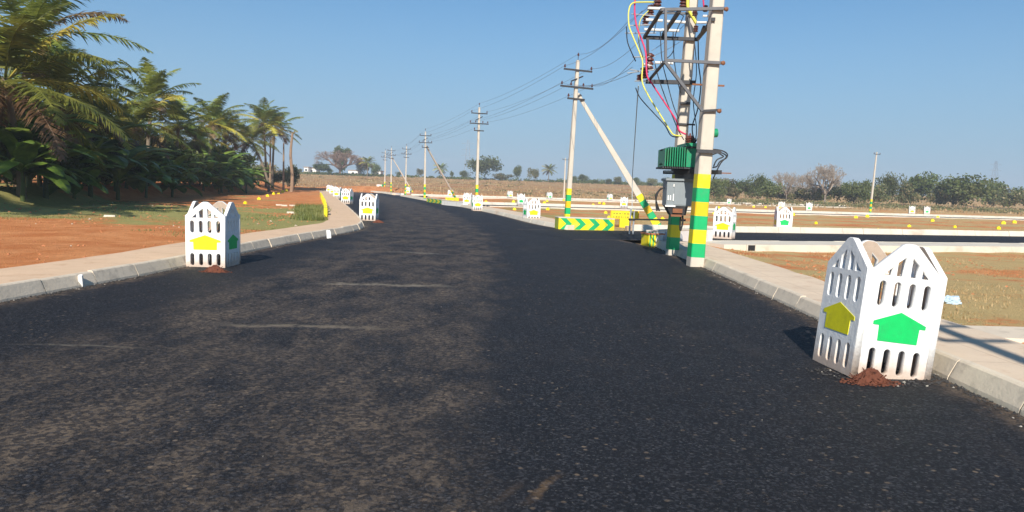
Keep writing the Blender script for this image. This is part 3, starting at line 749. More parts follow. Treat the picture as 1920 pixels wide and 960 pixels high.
_p = copy_tree(lineP); _p.location = (3.70, -1.4, 0); _p.scale = (1, 1, 7.6 / 6.95); _p.rotation_euler = (0, 0, R_(8))
tag(_p, 'line pole at the right kerb behind the viewer, its long shadow on the footpath', 'utility pole', LG)
# stay struts
def strut(pa, pb, label, w=0.20, bh=0.27):
    a = Vector(pa); b = Vector(pb); d = b - a; H = d.length
    t = empty('stay_strut', a); mb = MB(); shaft(mb, H, w, 0.14, w * 0.9, 0.14, True, 0, bh, [2, 1, 2, 3, 2, 1]); mb.build('shaft', PMATS, t)
    mb = MB(); mb.box(-0.10, 0.10, -0.10, 0.10, H - 0.16, H - 0.08); mb.build('clamp', M['steel'], t)
    t.rotation_euler = d.to_track_quat('Z', 'X').to_euler(); tag(t, label, 'stay pole', 'leaning concrete stays of the line poles'); return t
bpy.context.view_layer.update()
def pole_pt(i, x, y, z):
    o, s = poles[i]; return o.matrix_world @ Vector((x, y, z))
g = G(1236, 432); strut((g.x, g.y - 0.3, 0.0), pole_pt(0, 0.13, 0.12, 6.95 - 1.35), 'nearest leaning concrete stay, its banded foot beside the white parapet wall', 0.31, 0.29)
g = D(857, 374, 84); strut((g.x, g.y, 0.0), pole_pt(2, 0.12, 0.08, 6.95 - 1.45), 'leaning stay of the third line pole, its foot by a small tree guard')
g = D(775, 364, 124); strut((g.x, g.y, Rz(124)), pole_pt(4, 0.12, 0.08, 6.95 - 1.45), 'farthest leaning stay, crossing the fourth line pole')

# ================================================================ chevron parapets and boards
def chevron_wall(name, a, b, h, th, label, nchev=4, endstripes=3, plain=False, capcol='kerbw'):
    a = Vector((a[0], a[1], 0)); b = Vector((b[0], b[1], 0)); Ln = (b - a).length; yaw = math.atan2(b.y - a.y, b.x - a.x)
    t = empty(name, (a.x, a.y, 0), label, 'parapet wall', rot=(0, 0, yaw))
    mb = MB(); mb.box(0, Ln, 0, th, -0.1, h); mb.build('wall_body', M['yellow'] if not plain else M['white'], t)
    mb = MB(); mb.box(-0.012, Ln + 0.012, -0.012, th + 0.012, h + 0.001, h + 0.035); mb.build('coping', M[capcol], t)
    if not plain:
        mb = MB(); w = Ln / nchev
        for k in range(nchev):
            x = w * (k + 0.12); hw = w * 0.42; tp = w * 0.42
            for s0, s1, z0, z1 in ((0, tp, h, h / 2), (tp, 0, h / 2, 0.0)):
                mb.add([(x + s0, -0.006, z0), (x + s1, -0.006, z1), (x + s1 + hw, -0.006, z1), (x + s0 + hw, -0.006, z0)], [(0, 1, 2, 3)])
        mb.build('chevron_marking', M['green'], t)
    mb = MB()
    for k in range(endstripes):
        y0 = th * (k + 0.25) / endstripes; y1 = th * (k + 0.62) / endstripes
        mb.add([(-0.006, y0, 0), (-0.006, y1, 0), (-0.006, y1 - 0.03, h), (-0.006, y0 - 0.03 if k else y0, h)], [(0, 1, 2, 3)])
    mb.build('end_stripes', M['green'], t)
    return t
a = G(1062, 429); b = G(1146, 431)
chevron_wall('parapet_wall', (a.x - 0.35, a.y - 0.45), (b.x + 0.05, b.y - 0.5), 0.44, 0.7, 'low yellow parapet wall painted with green chevrons, at the foot of the nearest line pole')
# its painted left return
mb = MB(); p = G(1043, 426); q = G(1062, 430)
t = empty('painted_kerb_block', (p.x - 0.02, p.y - 0.35, 0), 'yellow block with dark slanting stripes at the left end of the chevron wall', 'kerb block', rot=(0, 0, math.atan2(q.y - p.y, q.x - p.x) * 0.4))
mb.box(0, 0.36, 0, 0.5, -0.1, 0.42); mb.build('block_body', M['yellow'], t)
mb = MB()
for k in range(3):
    mb.add([(0.05 + 0.12 * k, -0.006, 0), (0.11 + 0.12 * k, -0.006, 0), (0.09 + 0.12 * k, -0.006, 0.42), (0.03 + 0.12 * k, -0.006, 0.42)], [(0, 1, 2, 3)])
mb.build('stripes', M['olive'], t)
# parapet on the near side of the side street, half hidden by the banded poles
a = G(1231, 462); b = G(1326, 454)
wl = chevron_wall('parapet_wall', (a.x, a.y), (b.x + 0.25, b.y + 0.3), 0.42, 0.35, 'long white parapet wall behind the two banded transformer poles', plain=True)
mb = MB(); t = empty('painted_end_block', (a.x - 0.30, a.y - 0.12, 0), 'small block with yellow and green upright stripes left of the white parapet', 'kerb block', rot=(0, 0, 0.25))
mb.box(0.04, 0.27, 0, 0.5, -0.1, 0.34); mb.build('block_body', M['yellow'], t)
mb = MB()
for k in range(2): mb.box(0.07 + 0.10 * k, 0.11 + 0.10 * k, -0.006, 0, 0.0, 0.34)
mb.build('stripes', M['green'], t)
mb = MB(); mb.box(0.02, 0.55, -0.03, 0.53, 0.341, 0.38); mb.build('brick_coping', simple('brick_red_coping', (0.42, 0.17, 0.08), 0.9), t)
# rounded white pipe end
mb = MB(); c = G(1262, 462) + Vector((-0.1, 0.05, 0.21))
mb.tube([c + Vector((-0.30, 0.35, 0)), c + Vector((0.25, -0.15, 0))], 0.20, 20); o = mb.build('concrete_pipe', simple('pale_pipe', (0.45, 0.47, 0.50), 0.7), smooth=False)
tag(o, 'pale round concrete pipe lying between the striped block and the second banded pole', 'pipe')

def small_wall(px0, px1, py0, py1, h, label, plain=False, n=4):
    a = G(px0, py0); b = G(px1, py1); return chevron_wall('parapet_wall', (a.x, a.y), (b.x, b.y), h, 0.4, label, nchev=n, plain=plain)
small_wall(800, 829, 378.5, 382.5, 0.36, 'small yellow and green chevron parapet by the third line pole')
small_wall(828, 868, 384, 388.0, 0.36, 'long white parapet at the inside of the bend, right of the small chevron one', True)
small_wall(735, 752, 364.5, 366.5, 0.36, 'far white parapet by the fourth line pole', True)

def board(px, py, label, w, h, zb, dy=0.0, ped=True):
    p = G(px, py); t = empty('notice_board', (p.x, p.y + dy, hz(p.x, p.y)), label, 'notice board', rot=(0, 0, 0.05))
    mb = MB(); mb.box(-w / 2, w / 2, -0.03, 0.03, zb, zb + h); mb.build('panel', M['amber'], t)
    mb = MB(); mb.box(-w / 2 + 0.06, w / 2 - 0.06, -0.036, -0.031, zb + 0.04, zb + h - 0.04); f = mb.build('face', M['yellow'], t)
    mb = MB(); rnd = random.Random(5)
    for row in range(2):
        x = -w / 2 + 0.12
        while x < w / 2 - 0.2:
            l = rnd.uniform(0.03, 0.09); z = zb + h * (0.62 - 0.40 * row)
            mb.box(x, x + l, -0.042, -0.037, z - h * 0.07, z + h * 0.11); x += l + rnd.uniform(0.03, 0.06)
    mb.build('lettering', M['olive'], f)
    if ped:
        mb = MB(); mb.box(-0.22, 0.22, -0.1, 0.1, -0.1, zb - 0.001); mb.build('pedestal', M['yellow'], t)
    return t
board(1176, 429, 'yellow notice board on a yellow block, left of the nearest stay foot', 1.25, 0.36, 0.36, 0.9)
board(842, 384, 'small yellow board above the white parapet at the bend', 1.2, 0.30, 0.38, 3.0)
# transformer kiosk far away
p = D(712, 362, 128)
t = empty('meter_kiosk', (p.x, 128, Rz(128)), 'small pale kiosk with a green edge at the foot of the farthest line pole', 'kiosk')
mb = MB(); mb.box(-0.5, 0.35, -0.3, 0.3, -0.1, 1.2); mb.build('body', M['white'], t)
mb = MB(); mb.box(0.351, 0.55, -0.3, 0.3, -0.1, 1.25); mb.build('green_post', M['green'], t)

# ================================================================ transformer structure
TX = G(1303, 499); T2 = G(1260, 478)
YA, YB = TX.y, T2.y
def big_pole(p, H, seq, bh, foot, lean, label, w0):
    t = empty('transformer_pole', (p.x, p.y, 0), label, 'utility pole', 'pair of transformer poles', rot=(0, R_(lean), R_(4)))
    mb = MB(); shaft(mb, H, w0, 0.20, w0 * 1.1, 0.22, True, 0, bh, seq, foot); mb.build('shaft', PMATS, t); return t
pA = big_pole(TX, 9.6, [2, 1, 2, 3, 2, 1], 0.293, 0.20, 1.5, 'nearer and larger transformer pole with six green and yellow bands at the road edge', 0.30)
pB = big_pole(T2, 9.4, [2, 1, 2, 3, 2, 1], 0.31, 0.14, 1.5, 'farther transformer pole, behind the grey distribution box', 0.27)
# one steel frame bolted to both poles
fr = empty('steel_frame', (TX.x, (YA + YB) / 2, 0), 'dark steel angle frame with insulators bolted between the two transformer poles', 'steel frame')
f0 = fr.location
def fb(name, mat, pts, w, parent=fr, h=None):
    mb = MB(); a = [Vector(p) - f0 for p in pts]
    for u, v in zip(a, a[1:]): mb.beam(u, v, w * 0.78, (h or w) * 0.78)
    return mb.build(name, M[mat], parent)
yA = YA - 0.19; yA2 = YA + 0.19; yB = YB - 0.17
fb('crossarm', 'angle', [D(1240, 18, yA), D(1358, 16, yA)], 0.075)
fb('crossarm', 'angle', [D(1238, 24, yB - 0.02), D(1308, 26, yB - 0.02)], 0.06)
fb('crossarm', 'steel', [D(1207, 70, yB), D(1310, 74, yB)], 0.10)
fb('crossarm', 'angle', [D(1246, 113, yA), D(1354, 118, yA)], 0.075)
fb('crossarm', 'steel', [D(1211, 153, yB), D(1303, 155, yB)], 0.12)
fb('crossarm', 'rust', [D(1298, 158, yA2), D(1358, 161, yA2)], 0.045)
fb('clamp', 'steel', [D(1317, 208, yA), D(1352, 206, yA)], 0.06)
fb('clamp', 'steel', [D(1275, 193, yB), D(1294, 194, yB)], 0.07)
fb('clamp', 'steel', [D(1271, 232, yB), D(1303, 234, yB)], 0.05)
fb('link_beam', 'steel', [D(1308, 73, yB), D(1338, 36, yA)], 0.09)
fb('link_beam', 'steel', [D(1208, 70, yB), D(1241, 18, yA)], 0.08)
fb('link_beam', 'steel', [D(1243, 66, yB), D(1274, 20, yA)], 0.09)
fb('hanger', 'angle', [D(1248, 16, yA - 0.06), D(1248, 116, yA - 0.06)], 0.065)
fb('hanger', 'steel', [D(1214, 72, yB - 0.1), D(1215, 104, yB - 0.1)], 0.075)
fb('diagonal_brace', 'angle', [D(1247, 116, yA - 0.10), D(1317, 208, yA - 0.06)], 0.075)
fb('diagonal_brace', 'steel', [D(1246, 116, yA - 0.1), D(1219, 148, yB - 0.1)], 0.065)
fb('diagonal_brace', 'angle', [D(1291, 32, yB - 0.1), D(1296, 62, yB - 0.08)], 0.05)
fb('diagonal_brace', 'steel', [D(1310, 73, yB + 0.3), D(1320, 50, YA + 0.25)], 0.06)
# isolator posts (brown porcelain stacks), white caps, pins
def stack(px, py, Y, h, r, horiz=False, mat='porc', parent=fr):
    mb = MB(); c = D(px, py, Y) - f0; n = 4; prof = []
    for k in range(n):
        z = h * k / n; prof += [(z, r * 0.55), (z + h * 0.06, r), (z + h * 0.17, r * 0.9), (z + h * 0.2, r * 0.55)]
    prof.append((h, 0.4 * r)); mb.lathe(c, (1, 0.1, 0.02) if horiz else (0.05, 0, 1), prof, 12)
    return mb.build('insulator', M[mat], parent, smooth=False)
for x, y, h, r in ((1232, 12, 0.30, 0.105), (1219, 30, 0.26, 0.09), (1210, 48, 0.26, 0.085), (1281, 14, 0.28, 0.10)): stack(x, y, yB - 0.1, h, r)
for x, y, h, r in ((1217, 130, 0.38, 0.10), (1207, 147, 0.26, 0.11), (1199, 151, 0.14, 0.08)): stack(x, y, yB - 0.16, h, r)
for x, y, l in ((1214, 15, 0.42), (1211, 37, 0.40), (1208, 55, 0.42), (1250, 40, 0.45), (1240, 56, 0.44), (1228, 117, 0.44), (1206, 121, 0.20)):
    mb = MB(); c = D(x, y, yB - 0.22) - f0; mb.tube([c, c + Vector((l, 0.03, 0))], 0.034, 8); mb.build('fuse_tube', M['wporc'], fr)
for x0, y0, x1, y1 in ((1172, 62, 1230, 62), (1184, 26, 1230, 30), (1180, 48, 1225, 46), (1176, 137, 1232, 130), (1186, 107, 1228, 106), (1180, 130, 1214, 136), (1190, 152, 1222, 152)):
    mb = MB(); mb.tube([D(x0, y0, yB - 0.25) - f0, D(x1, y1, yB - 0.2) - f0], 0.014, 6); mb.build('contact_rod', M['galv'], fr)
for px, py in ((1358, 17), (1352, 118), (1345, 208)):
    mb = MB(); c = D(px, py, yA - 0.05) - f0; mb.lathe(c, (1, 0, 0), [(0, 0.03), (0.05, 0.05), (0.08, 0.03)], 8); mb.build('bolt', M['rust'], fr)
for px, py in ((1302, 30), (1304, 60), (1322, 22)):
    stack(px, py, YA + 0.9, 0.14, 0.055)
for px, py in ((1318, 30), (1306, 42)):
    mb = MB(); c = D(px, py, YA + 0.3) - f0; mb.tube([c, c + Vector((0.3, 0.05, 0.02))], 0.025, 8); mb.build('fuse_tube', M['wporc'], fr)

# platform, transformer, distribution box
ym = (YA + YB) / 2
pf = empty('platform', (TX.x, ym, 0), 'dark steel platform carrying the green transformer between the poles', 'platform')
f0 = pf.location
fb('beam', 'steel', [D(1262, 321, yB + 0.0), D(1312, 321, yA2 + 0.2)], 0.12, pf)
fb('beam', 'steel', [D(1246, 323, yB - 0.3), D(1350, 323, YA - 0.22)], 0.11, pf)
fb('beam', 'steel', [D(1270, 331, yB - 0.5), D(1310, 331, YA + 0.22)], 0.16, pf)
fb('beam', 'steel', [D(1266, 317, yB - 0.4), D(1336, 322, YA + 0.24)], 0.09, pf)
fb('beam', 'steel', [D(1306, 283, YA - 0.21), D(1352, 285, YA - 0.21)], 0.09, pf)
fb('bracket', 'galv', [D(1246, 322, ym - 0.2), D(1262, 322, ym - 0.2)], 0.04, pf)
fb('rod', 'rust', [D(1338, 324, YA + 0.1), D(1371, 325, YA + 0.1)], 0.03, pf)
tc = D(1276, 318, ym); s = ym / F
tr = empty('transformer', (tc.x, tc.y, tc.z), 'green oil filled transformer with cooling fins on the pole platform', 'transformer')
def tb(name, x0, x1, y0, y1, d0, d1, mat, parent):
    mb = MB(); mb.box((x0 - 1276) * s, (x1 - 1276) * s, d0, d1, (318 - y1) * s, (318 - y0) * s); return mb.build(name, M[mat], parent)
tank = tb('tank', 1278, 1309, 280, 314, -0.42, 0.42, 'tgreen', tr)
tb('lid', 1275, 1312, 271, 277, -0.48, 0.48, 'tgreen', tr)
tb('flange', 1276.5, 1310.5, 277.2, 280, -0.45, 0.45, 'steel', tr)
tb('name_plate', 1299, 1305, 298, 311, -0.432, -0.422, 'white', tank)
tb('base_channel', 1236, 1310, 314.2, 317.5, -0.40, 0.40, 'steel', tr)
for k in range(9):
    x = 1238 + k * 4.3; tb('cooling_fin', x, x + 1.6, 279 + (3 if k < 2 else 0), 314, -0.5, 0.32, 'tgreen', tr)
tb('fin_header', 1238, 1277.8, 282, 285, -0.20, 0.10, 'tgreen', tr)
tb('fin_header', 1238, 1277.8, 308, 311, -0.20, 0.10, 'tgreen', tr)
mb = MB(); c = Vector(((1313 - 1276) * s, 0.1, (318 - 249) * s)); mb.lathe(c + Vector((-0.05, 0, -0.02)), (1, 0.1, 0.10), [(0, 0.02), (0.01, 0.10), (0.42, 0.10), (0.44, 0.02)], 16); mb.build('conservator', M['tgreen'], tr)
for k, (x, y) in enumerate(((1284, 270), (1293, 268), (1302, 270))):
    mb = MB(); c = Vector(((x - 1276) * s, -0.2 + k * 0.2, (318 - y) * s - 0.02))
    mb.lathe(c, (-0.15, 0, 1), [(0, 0.05), (0.03, 0.07), (0.05, 0.04), (0.08, 0.07), (0.10, 0.04), (0.13, 0.06), (0.18, 0.03), (0.24, 0.015)], 10); mb.build('bushing', M['porc'], tr)
yc = YB - 1.3; s2 = yc / F; bc = D(1273, 390, yc)
bx = empty('distribution_box', (bc.x, bc.y, bc.z), 'grey metal distribution box hanging below the transformer', 'electrical box')
def tb2(name, x0, x1, y0, y1, d0, d1, mat, parent):
    mb = MB(); mb.box((x0 - 1273) * s2, (x1 - 1273) * s2, d0, d1, (390 - y1) * s2, (390 - y0) * s2); return mb.build(name, M[mat], parent)
cab = tb2('cabinet', 1245, 1300, 340, 386, -0.22, 0.25, 'grey', bx)
tb2('roof', 1242, 1303, 336, 339.8, -0.27, 0.30, 'grey', bx)
tb2('door', 1259, 1298, 343, 384, -0.235, -0.222, 'grey', cab)
tb2('hinge', 1256.5, 1258.2, 364, 377, -0.245, -0.222, 'white', cab)
tb2('hinge', 1256.5, 1258.2, 346, 351, -0.245, -0.222, 'white', cab)
tb2('louvre', 1247, 1249, 367, 376, -0.24, -0.222, 'white', cab)
tb2('louvre', 1251, 1253, 367, 376, -0.24, -0.222, 'white', cab)
tb2('bottom_rail', 1243, 1262, 385, 388, -0.24, -0.222, 'white', bx)
mb = MB(); x0, x1 = (1246 - 1273) * s2, (1286 - 1273) * s2; z1 = (390 - 386.2) * s2; z0 = (390 - 403) * s2
mb.add([(x0, -0.2, z1), (x1, -0.2, z1), (x1, 0.2, z1), (x0, 0.2, z1), (x0 + 0.12, -0.15, z0), (x1 - 0.03, -0.15, z0), (x1 - 0.03, 0.15, z0), (x0 + 0.12, 0.15, z0)],
       [(0,1,2,3),(7,6,5,4),(0,4,5,1),(1,5,6,2),(2,6,7,3),(3,7,4,0)]); mb.build('cable_hopper', M['steel'], bx)
tb2('rust_panel', 1258, 1276, 391, 399, -0.215, -0.19, 'rust', bx)
tb2('rust_panel', 1256, 1276, 402, 406, -0.16, -0.05, 'rust', bx)

def cable(name, mat, pts, r, label, group=None, cat='cable', n=6, sub=6):
    pts = [Vector(p) for p in pts]; out = []
    for i in range(len(pts) - 1):
        p0 = pts[max(i - 1, 0)]; p1 = pts[i]; p2 = pts[i + 1]; p3 = pts[min(i + 2, len(pts) - 1)]
        for k in range(sub):
            t_ = k / sub
            out.append(0.5 * ((2 * p1) + (p2 - p0) * t_ + (2 * p0 - 5 * p1 + 4 * p2 - p3) * t_ ** 2 + (3 * p1 - p0 - 3 * p2 + p3) * t_ ** 3))
    out.append(pts[-1]); mb = MB(); mb.tube(out, r, n); o = mb.build(name, M[mat], smooth=True); tag(o, label, cat, group); return o
yq = YB - 0.45
def Q(l, Y0=yq, Y1=None):
    n = len(l); return [D(x, y, Y0 + ((Y1 if Y1 is not None else Y0) - Y0) * i / (n - 1)) for i, (x, y) in enumerate(l)]
CG = 'insulated cables hanging from the steel frame'
cable('cable', 'cyel', Q([(1226, 4), (1205, 4), (1186, 6), (1179, 20), (1179, 45), (1184, 62), (1199, 98), (1205, 118), (1204, 152), (1216, 180), (1236, 212), (1256, 244), (1264, 253), (1278, 255)], yq, ym), 0.017, 'yellow cable looping out at the left of the frame down to the transformer', CG)
cable('cable', 'red', Q([(1191, -6), (1190, 22), (1194, 50), (1203, 74), (1211, 100), (1213, 140), (1222, 156), (1246, 192), (1268, 226), (1273, 244), (1286, 252)], yq, ym), 0.020, 'thick red cable running down past the insulators to the transformer', CG)
cable('cable', 'black', Q([(1175, 50), (1177, 80), (1192, 115)], yq, yq), 0.013, 'short dark cable on the left beside the yellow cable loop', CG)
cable('cable', 'black', Q([(1192, 165), (1200, 183), (1222, 208), (1246, 234), (1258, 254), (1272, 257)], yq, ym), 0.013, 'thin dark cable sagging left of the yellow cable below the frame', CG)
cable('cable', 'black', Q([(1238, 60), (1241, 110), (1250, 150), (1262, 196), (1272, 222)], yq + .1, ym), 0.011, 'dark cable hanging left inside the frame behind the long brace', CG)
cable('cable', 'black', Q([(1262, 60), (1264, 110), (1270, 150), (1278, 180)], yq + .1, YB), 0.011, 'dark cable hanging just left of the farther transformer pole', CG)
cable('cable', 'black', Q([(1309, 72), (1310, 120), (1314, 160), (1308, 205), (1298, 238), (1302, 268)], YA + 1.5, ym), 0.014, 'dark cable hanging between the two transformer poles', CG)
cable('cable', 'black', Q([(1320, 205), (1314, 245), (1302, 270)], YA + .5, ym), 0.012, 'short dark cable descending behind the nearer transformer pole', CG)
cable('cable', 'black', Q([(1228, 120), (1236, 150), (1252, 195), (1270, 240), (1282, 262)], yq, ym), 0.011, 'dark cable following the red cable on its right side', CG)
cable('cable', 'cyel', Q([(1216, 20), (1200, 40), (1198, 80), (1208, 112)], yq - .1, yq), 0.011, 'thin yellow jumper wire between the upper and lower insulators', CG)
cable('cable', 'black', Q([(1282, 30), (1268, 60), (1262, 96), (1247, 112)], yq + .1, yA), 0.010, 'dark jumper wire slanting across the middle of the steel frame', CG)
cable('cable', 'black', Q([(1303, 268), (1306, 240), (1300, 190), (1306, 130), (1300, 60)], ym, yB + 0.3), 0.012, 'long dark cable on the right edge of the farther transformer pole', CG)
cable('cable', 'black', Q([(1226, 62), (1236, 30), (1262, 22), (1282, 30)], yq), 0.010, 'dark jumper wire arching between the topmost insulators', CG)
cable('cable', 'cyel', Q([(1290, -6), (1290, 14), (1300, 34), (1306, 44)], yB - .2), 0.040, 'yellow sleeved cable at the top of the farther transformer pole', CG)
cable('cable', 'red', Q([(1318, -6), (1320, 16)], YA + .9), 0.018, 'pink red cable end at the top between the transformer poles', CG)
for k, pts in enumerate(([(1336, 280), (1352, 282), (1363, 288), (1362, 296), (1350, 303), (1344, 312), (1336, 314)], [(1338, 282), (1352, 290), (1356, 294), (1344, 300), (1338, 312)], [(1336, 290), (1350, 286), (1362, 293), (1352, 305), (1344, 320), (1337, 336)])):
    cable('cable', 'black', Q(pts, YA + .25), 0.014, ['black cable loop at the right of the nearer transformer pole, outermost', 'black cable loop at the right of the nearer transformer pole, tight inner one', 'black cable loop at the right of the nearer transformer pole with its end hanging lowest'][k], 'black cable loops')
for k in range(3):
    cable('cable', 'black', Q([(1246 - k * 3, 352), (1236 - k * 3, 358 + k * 3), (1230, 375), (1231 + k * 3, 396)], yc), 0.014, ['outermost dark cable curling out of the left side of the grey box', 'middle dark cable curling out of the left side of the grey box', 'inner dark cable curling out of the left side of the grey box'][2 - k], 'cables beside the grey box')
cable('cable', 'black', Q([(1277, 404), (1275, 420), (1276, 432), (1280, 418), (1280, 404)], yc), 0.02, 'dark cable loop hanging under the grey box in front of the green band', 'cables beside the grey box')
# switch rod, earthing wire and its pipe
yr = YB + 1.0
t = empty('guard_pipe', D(1180, 439, G(1180, 439).y), 'pair of pale upright pipes on the asphalt at the side street mouth', 'pipe')
gp = t.location.copy(); t.location.z = 0
for dx in (0, 0.13):
    mb = MB(); mb.tube([(dx, 0, -0.05), (dx + 0.01, 0, 0.85 if dx else 0.95)], 0.030, 8); mb.build('pipe', M['galv'], t)
mb = MB(); mb.box(-0.04, 0.19, -0.04, 0.04, 0.50, 0.58); mb.build('clamp', M['steel'], t)
cable('earth_wire', 'pale', [Vector((gp.x + 0.06, gp.y, 0.8)), D(1186, 330, gp.y), D(1191, 250, (gp.y + yq) / 2), D(1197, 160, yq)], 0.013, 'thin pale wire running straight down from the frame to the upright pipes', None, 'wire')
mb = MB(); mb.beam(Vector((gp.x - 0.05, gp.y - 0.06, 0.55)), D(1284, 413, YB - 0.35), 0.05); o = mb.build('switch_rod', M['steel']); tag(o, 'dark horizontal rod from the upright pipes to the farther transformer pole', 'rod')

# ---------------------------------------------------------------- overhead wires
bpy.context.view_layer.update()
def span(a, b, sag, r, name, label, group):
    pts = []
    for k in range(21):
        t_ = k / 20; p = Vector(a).lerp(Vector(b), t_); p.z -= sag * 4 * t_ * (1 - t_); pts.append(p)
    return pts
att = []
for i in range(6):
    att.append([pole_pt(i, 0, 0, 7.22), pole_pt(i, -0.58, -0.1, 6.67), pole_pt(i, 0.58, -0.1, 6.67), pole_pt(i, -0.66, -0.1, 5.97), pole_pt(i, -0.26, -0.1, 5.97), pole_pt(i, 0.66, -0.1, 5.97)])
start = [D(1176, 42, 20), D(1205, 20, 19), D(1210, 66, 19), D(1190, 135, 19), D(1186, 126, 19), D(1192, 108, 19)]
WN = ['overhead wire carried on the top pins of the line poles', 'overhead wire on the left end of the upper crossarms', 'overhead wire on the right end of the upper crossarms',
      'overhead wire on the left end of the lower crossarms', 'overhead wire on the inner insulators of the lower crossarms', 'overhead wire on the right end of the lower crossarms']
for w in range(6):
    pts = span(start[w], att[0][w], 0.25, 0, '', '', '')
    for i in range(5): pts += span(att[i][w], att[i + 1][w], 0.22, 0, '', '', '')[1:]
    mb = MB(); mb.tube(pts, 0.0065, 5); o = mb.build('overhead_wire', M['wire']); tag(o, WN[w], 'overhead wire', 'wires of the power line')
# the line goes on past the frame above the camera
for w, (a, b) in enumerate(((D(1176, 42, 20), D(1300, -60, 12)), (D(1222, 95, 18.5), D(1290, 40, 19)), (D(1225, 105, 18.5), D(1300, 60, 19)))):
    pts = span(a, b, 0.05, 0, '', '', ''); mb = MB(); mb.tube(pts, 0.0065, 5); o = mb.build('overhead_wire', M['wire'])
    tag(o, ['overhead wire rising across the top left of the steel frame', 'short wire crossing the steel frame, upper one', 'short wire crossing the steel frame, lower one'][w], 'overhead wire', 'wires of the power line')
# ================================================================ palms
def frond(mb, o, az, el, Lf, droop, rnd, leaf=0.8, mi=0, n=62, rach=None):
    pts = []; p = Vector(o); e = el; seg = 12; side = rnd.uniform(-0.25, 0.25)
    for k in range(seg + 1):
        pts.append(p.copy()); a = az + side * k / seg
        p = p + Vector((math.cos(a) * math.cos(e), math.sin(a) * math.cos(e), math.sin(e))) * (Lf / seg); e -= droop / seg * (0.5 + 1.1 * k / seg)
    mb.tube(pts, 0.035, 4, mi, 0.008, cap=False)
    for k in range(n):
        t_ = 0.14 + 0.86 * k / (n - 1); f = t_ * seg; i = min(seg - 1, int(f)); q = pts[i].lerp(pts[i + 1], f - i)
        d = (pts[i + 1] - pts[i]).normalized(); sd = d.cross(Vector((0, 0, 1))); sd = sd.normalized() if sd.length > 0.05 else Vector((-math.sin(az), math.cos(az), 0))
        u = sd.cross(d)
        ln = leaf * (math.sin(math.pi * min(1, 0.18 + 0.80 * t_)) ** 0.6) * rnd.uniform(0.8, 1.1)
        for s_ in (-1, 1):
            if rnd.random() < 0.07: continue
            dr = rnd.uniform(-0.70, -0.05) - 0.15 * t_; v = (sd * s_ * 1.0 + d * rnd.uniform(0.45, 0.8) + Vector((0, 0, dr)) + u * 0.25).normalized()
            w = d * 0.029 * leaf / 0.8; m_ = q + v * ln * 0.55; tip = q + v * ln + Vector((0, 0, -0.13 * ln))
            mb.add([q - w, q + w, m_ + w * 0.9, m_ - w * 0.9, tip], [(0, 1, 2, 3), (3, 2, 4)], mi)
def palm_crown(seed, n=25, Lf=4.6, upright=0.0, leaf=1.0, old=0.22):
    rnd = random.Random(seed); mb = MB()
    for i in range(n):
        t_ = i / (n - 1); az = i * 2.39996 + rnd.uniform(-.25, .25)
        el = R_(80 - 112 * t_ ** 0.9 + upright) + rnd.uniform(-.12, .12)
        mi = 1 if (rnd.random() < old * (0.3 + t_)) else 0
        if t_ > 0.88 or rnd.random() < 0.05 * t_: mi = 2
        frond(mb, (math.cos(az) * 0.12, math.sin(az) * 0.12, -0.25 * t_), az, el, Lf * rnd.uniform(0.85, 1.08) * (0.75 + 0.25 * math.sin(math.pi * t_)), rnd.uniform(0.9, 1.4) * (1 - 0.35 * t_), rnd, leaf, mi)
    o = mb.build('crown', [M['frond'], M['frondy'], M['frondb']]); me = o.data; bpy.data.objects.remove(o); return me
PC = [palm_crown(1), palm_crown(2, 23, 4.3, 8, 0.95, 0.15), palm_crown(3, 26, 5.0, -4, 1.05, 0.40), palm_crown(4, 20, 3.4, 16, 0.85, 0.06)]
def nuts_mesh():
    mb = MB(); rnd = random.Random(9)
    for k in range(9):
        a = k * 0.7; c = Vector((math.cos(a) * 0.28, math.sin(a) * 0.28, -0.35 - rnd.random() * 0.25)); mb.lathe(c, (0, 0, 1), [(0, 0.03), (0.05, 0.10), (0.14, 0.12), (0.22, 0.08), (0.26, 0.02)], 7)
    o = mb.build('coconut_bunch', M['nut']); me = o.data; bpy.data.objects.remove(o); return me
NM = nuts_mesh()
PG = 'coconut palms of the grove on the left'
def palm(px, py, Y, var, label, lean=(0, 0), sc=1.0, rz=0.0, xy=None, zc=None, r0=0.17):
    """crown centre seen at px,py at depth Y; trunk comes down to the land"""
    c = D(px, py, Y) if xy is None else Vector((xy[0], xy[1], zc))
    bx_, by_ = c.x - lean[0], c.y - lean[1]; z0 = hz(bx_, by_)
    t = empty('coconut_palm', (bx_, by_, z0), label, 'palm tree', PG)
    top = Vector((lean[0], lean[1], c.z - z0)); pts = []
    for k in range(11):
        u = k / 10; pts.append(Vector((lean[0] * u ** 1.6, lean[1] * u ** 1.6, top.z * u - (0.2 if k == 0 else 0))))
    mb = MB(); mb.tube(pts, [r0 * (1.35 if k == 0 else 1 - 0.35 * k / 10) for k in range(11)], 9); mb.build('trunk', M['bark'], t, smooth=True)
    o = bpy.data.objects.new('crown', PC[var]); COL.objects.link(o); o.parent = t; o.location = top; o.rotation_euler = (0, 0, rz); o.scale = (sc, sc, sc)
    o = bpy.data.objects.new('coconut_bunch', NM); COL.objects.link(o); o.parent = t; o.location = top
    return t
palm(58, 62, 36, 0, 'tall coconut palm at the far left, its crown highest against the sky', (0.8, 0), 1.05, 0.4)
palm(8, 145, 31, 2, 'coconut palm at the left frame edge with yellowing drooping fronds', (-0.6, 0), 1.15, 1.0)
palm(105, 175, 37, 2, 'coconut palm with long yellow green fronds reaching right, below the tallest crown', (0.4, 0), 1.0, 2.2)
palm(178, 228, 44, 1, 'shaded coconut palm between the leftmost crowns and the upright one', (0.6, 0), 0.95, 0.5)
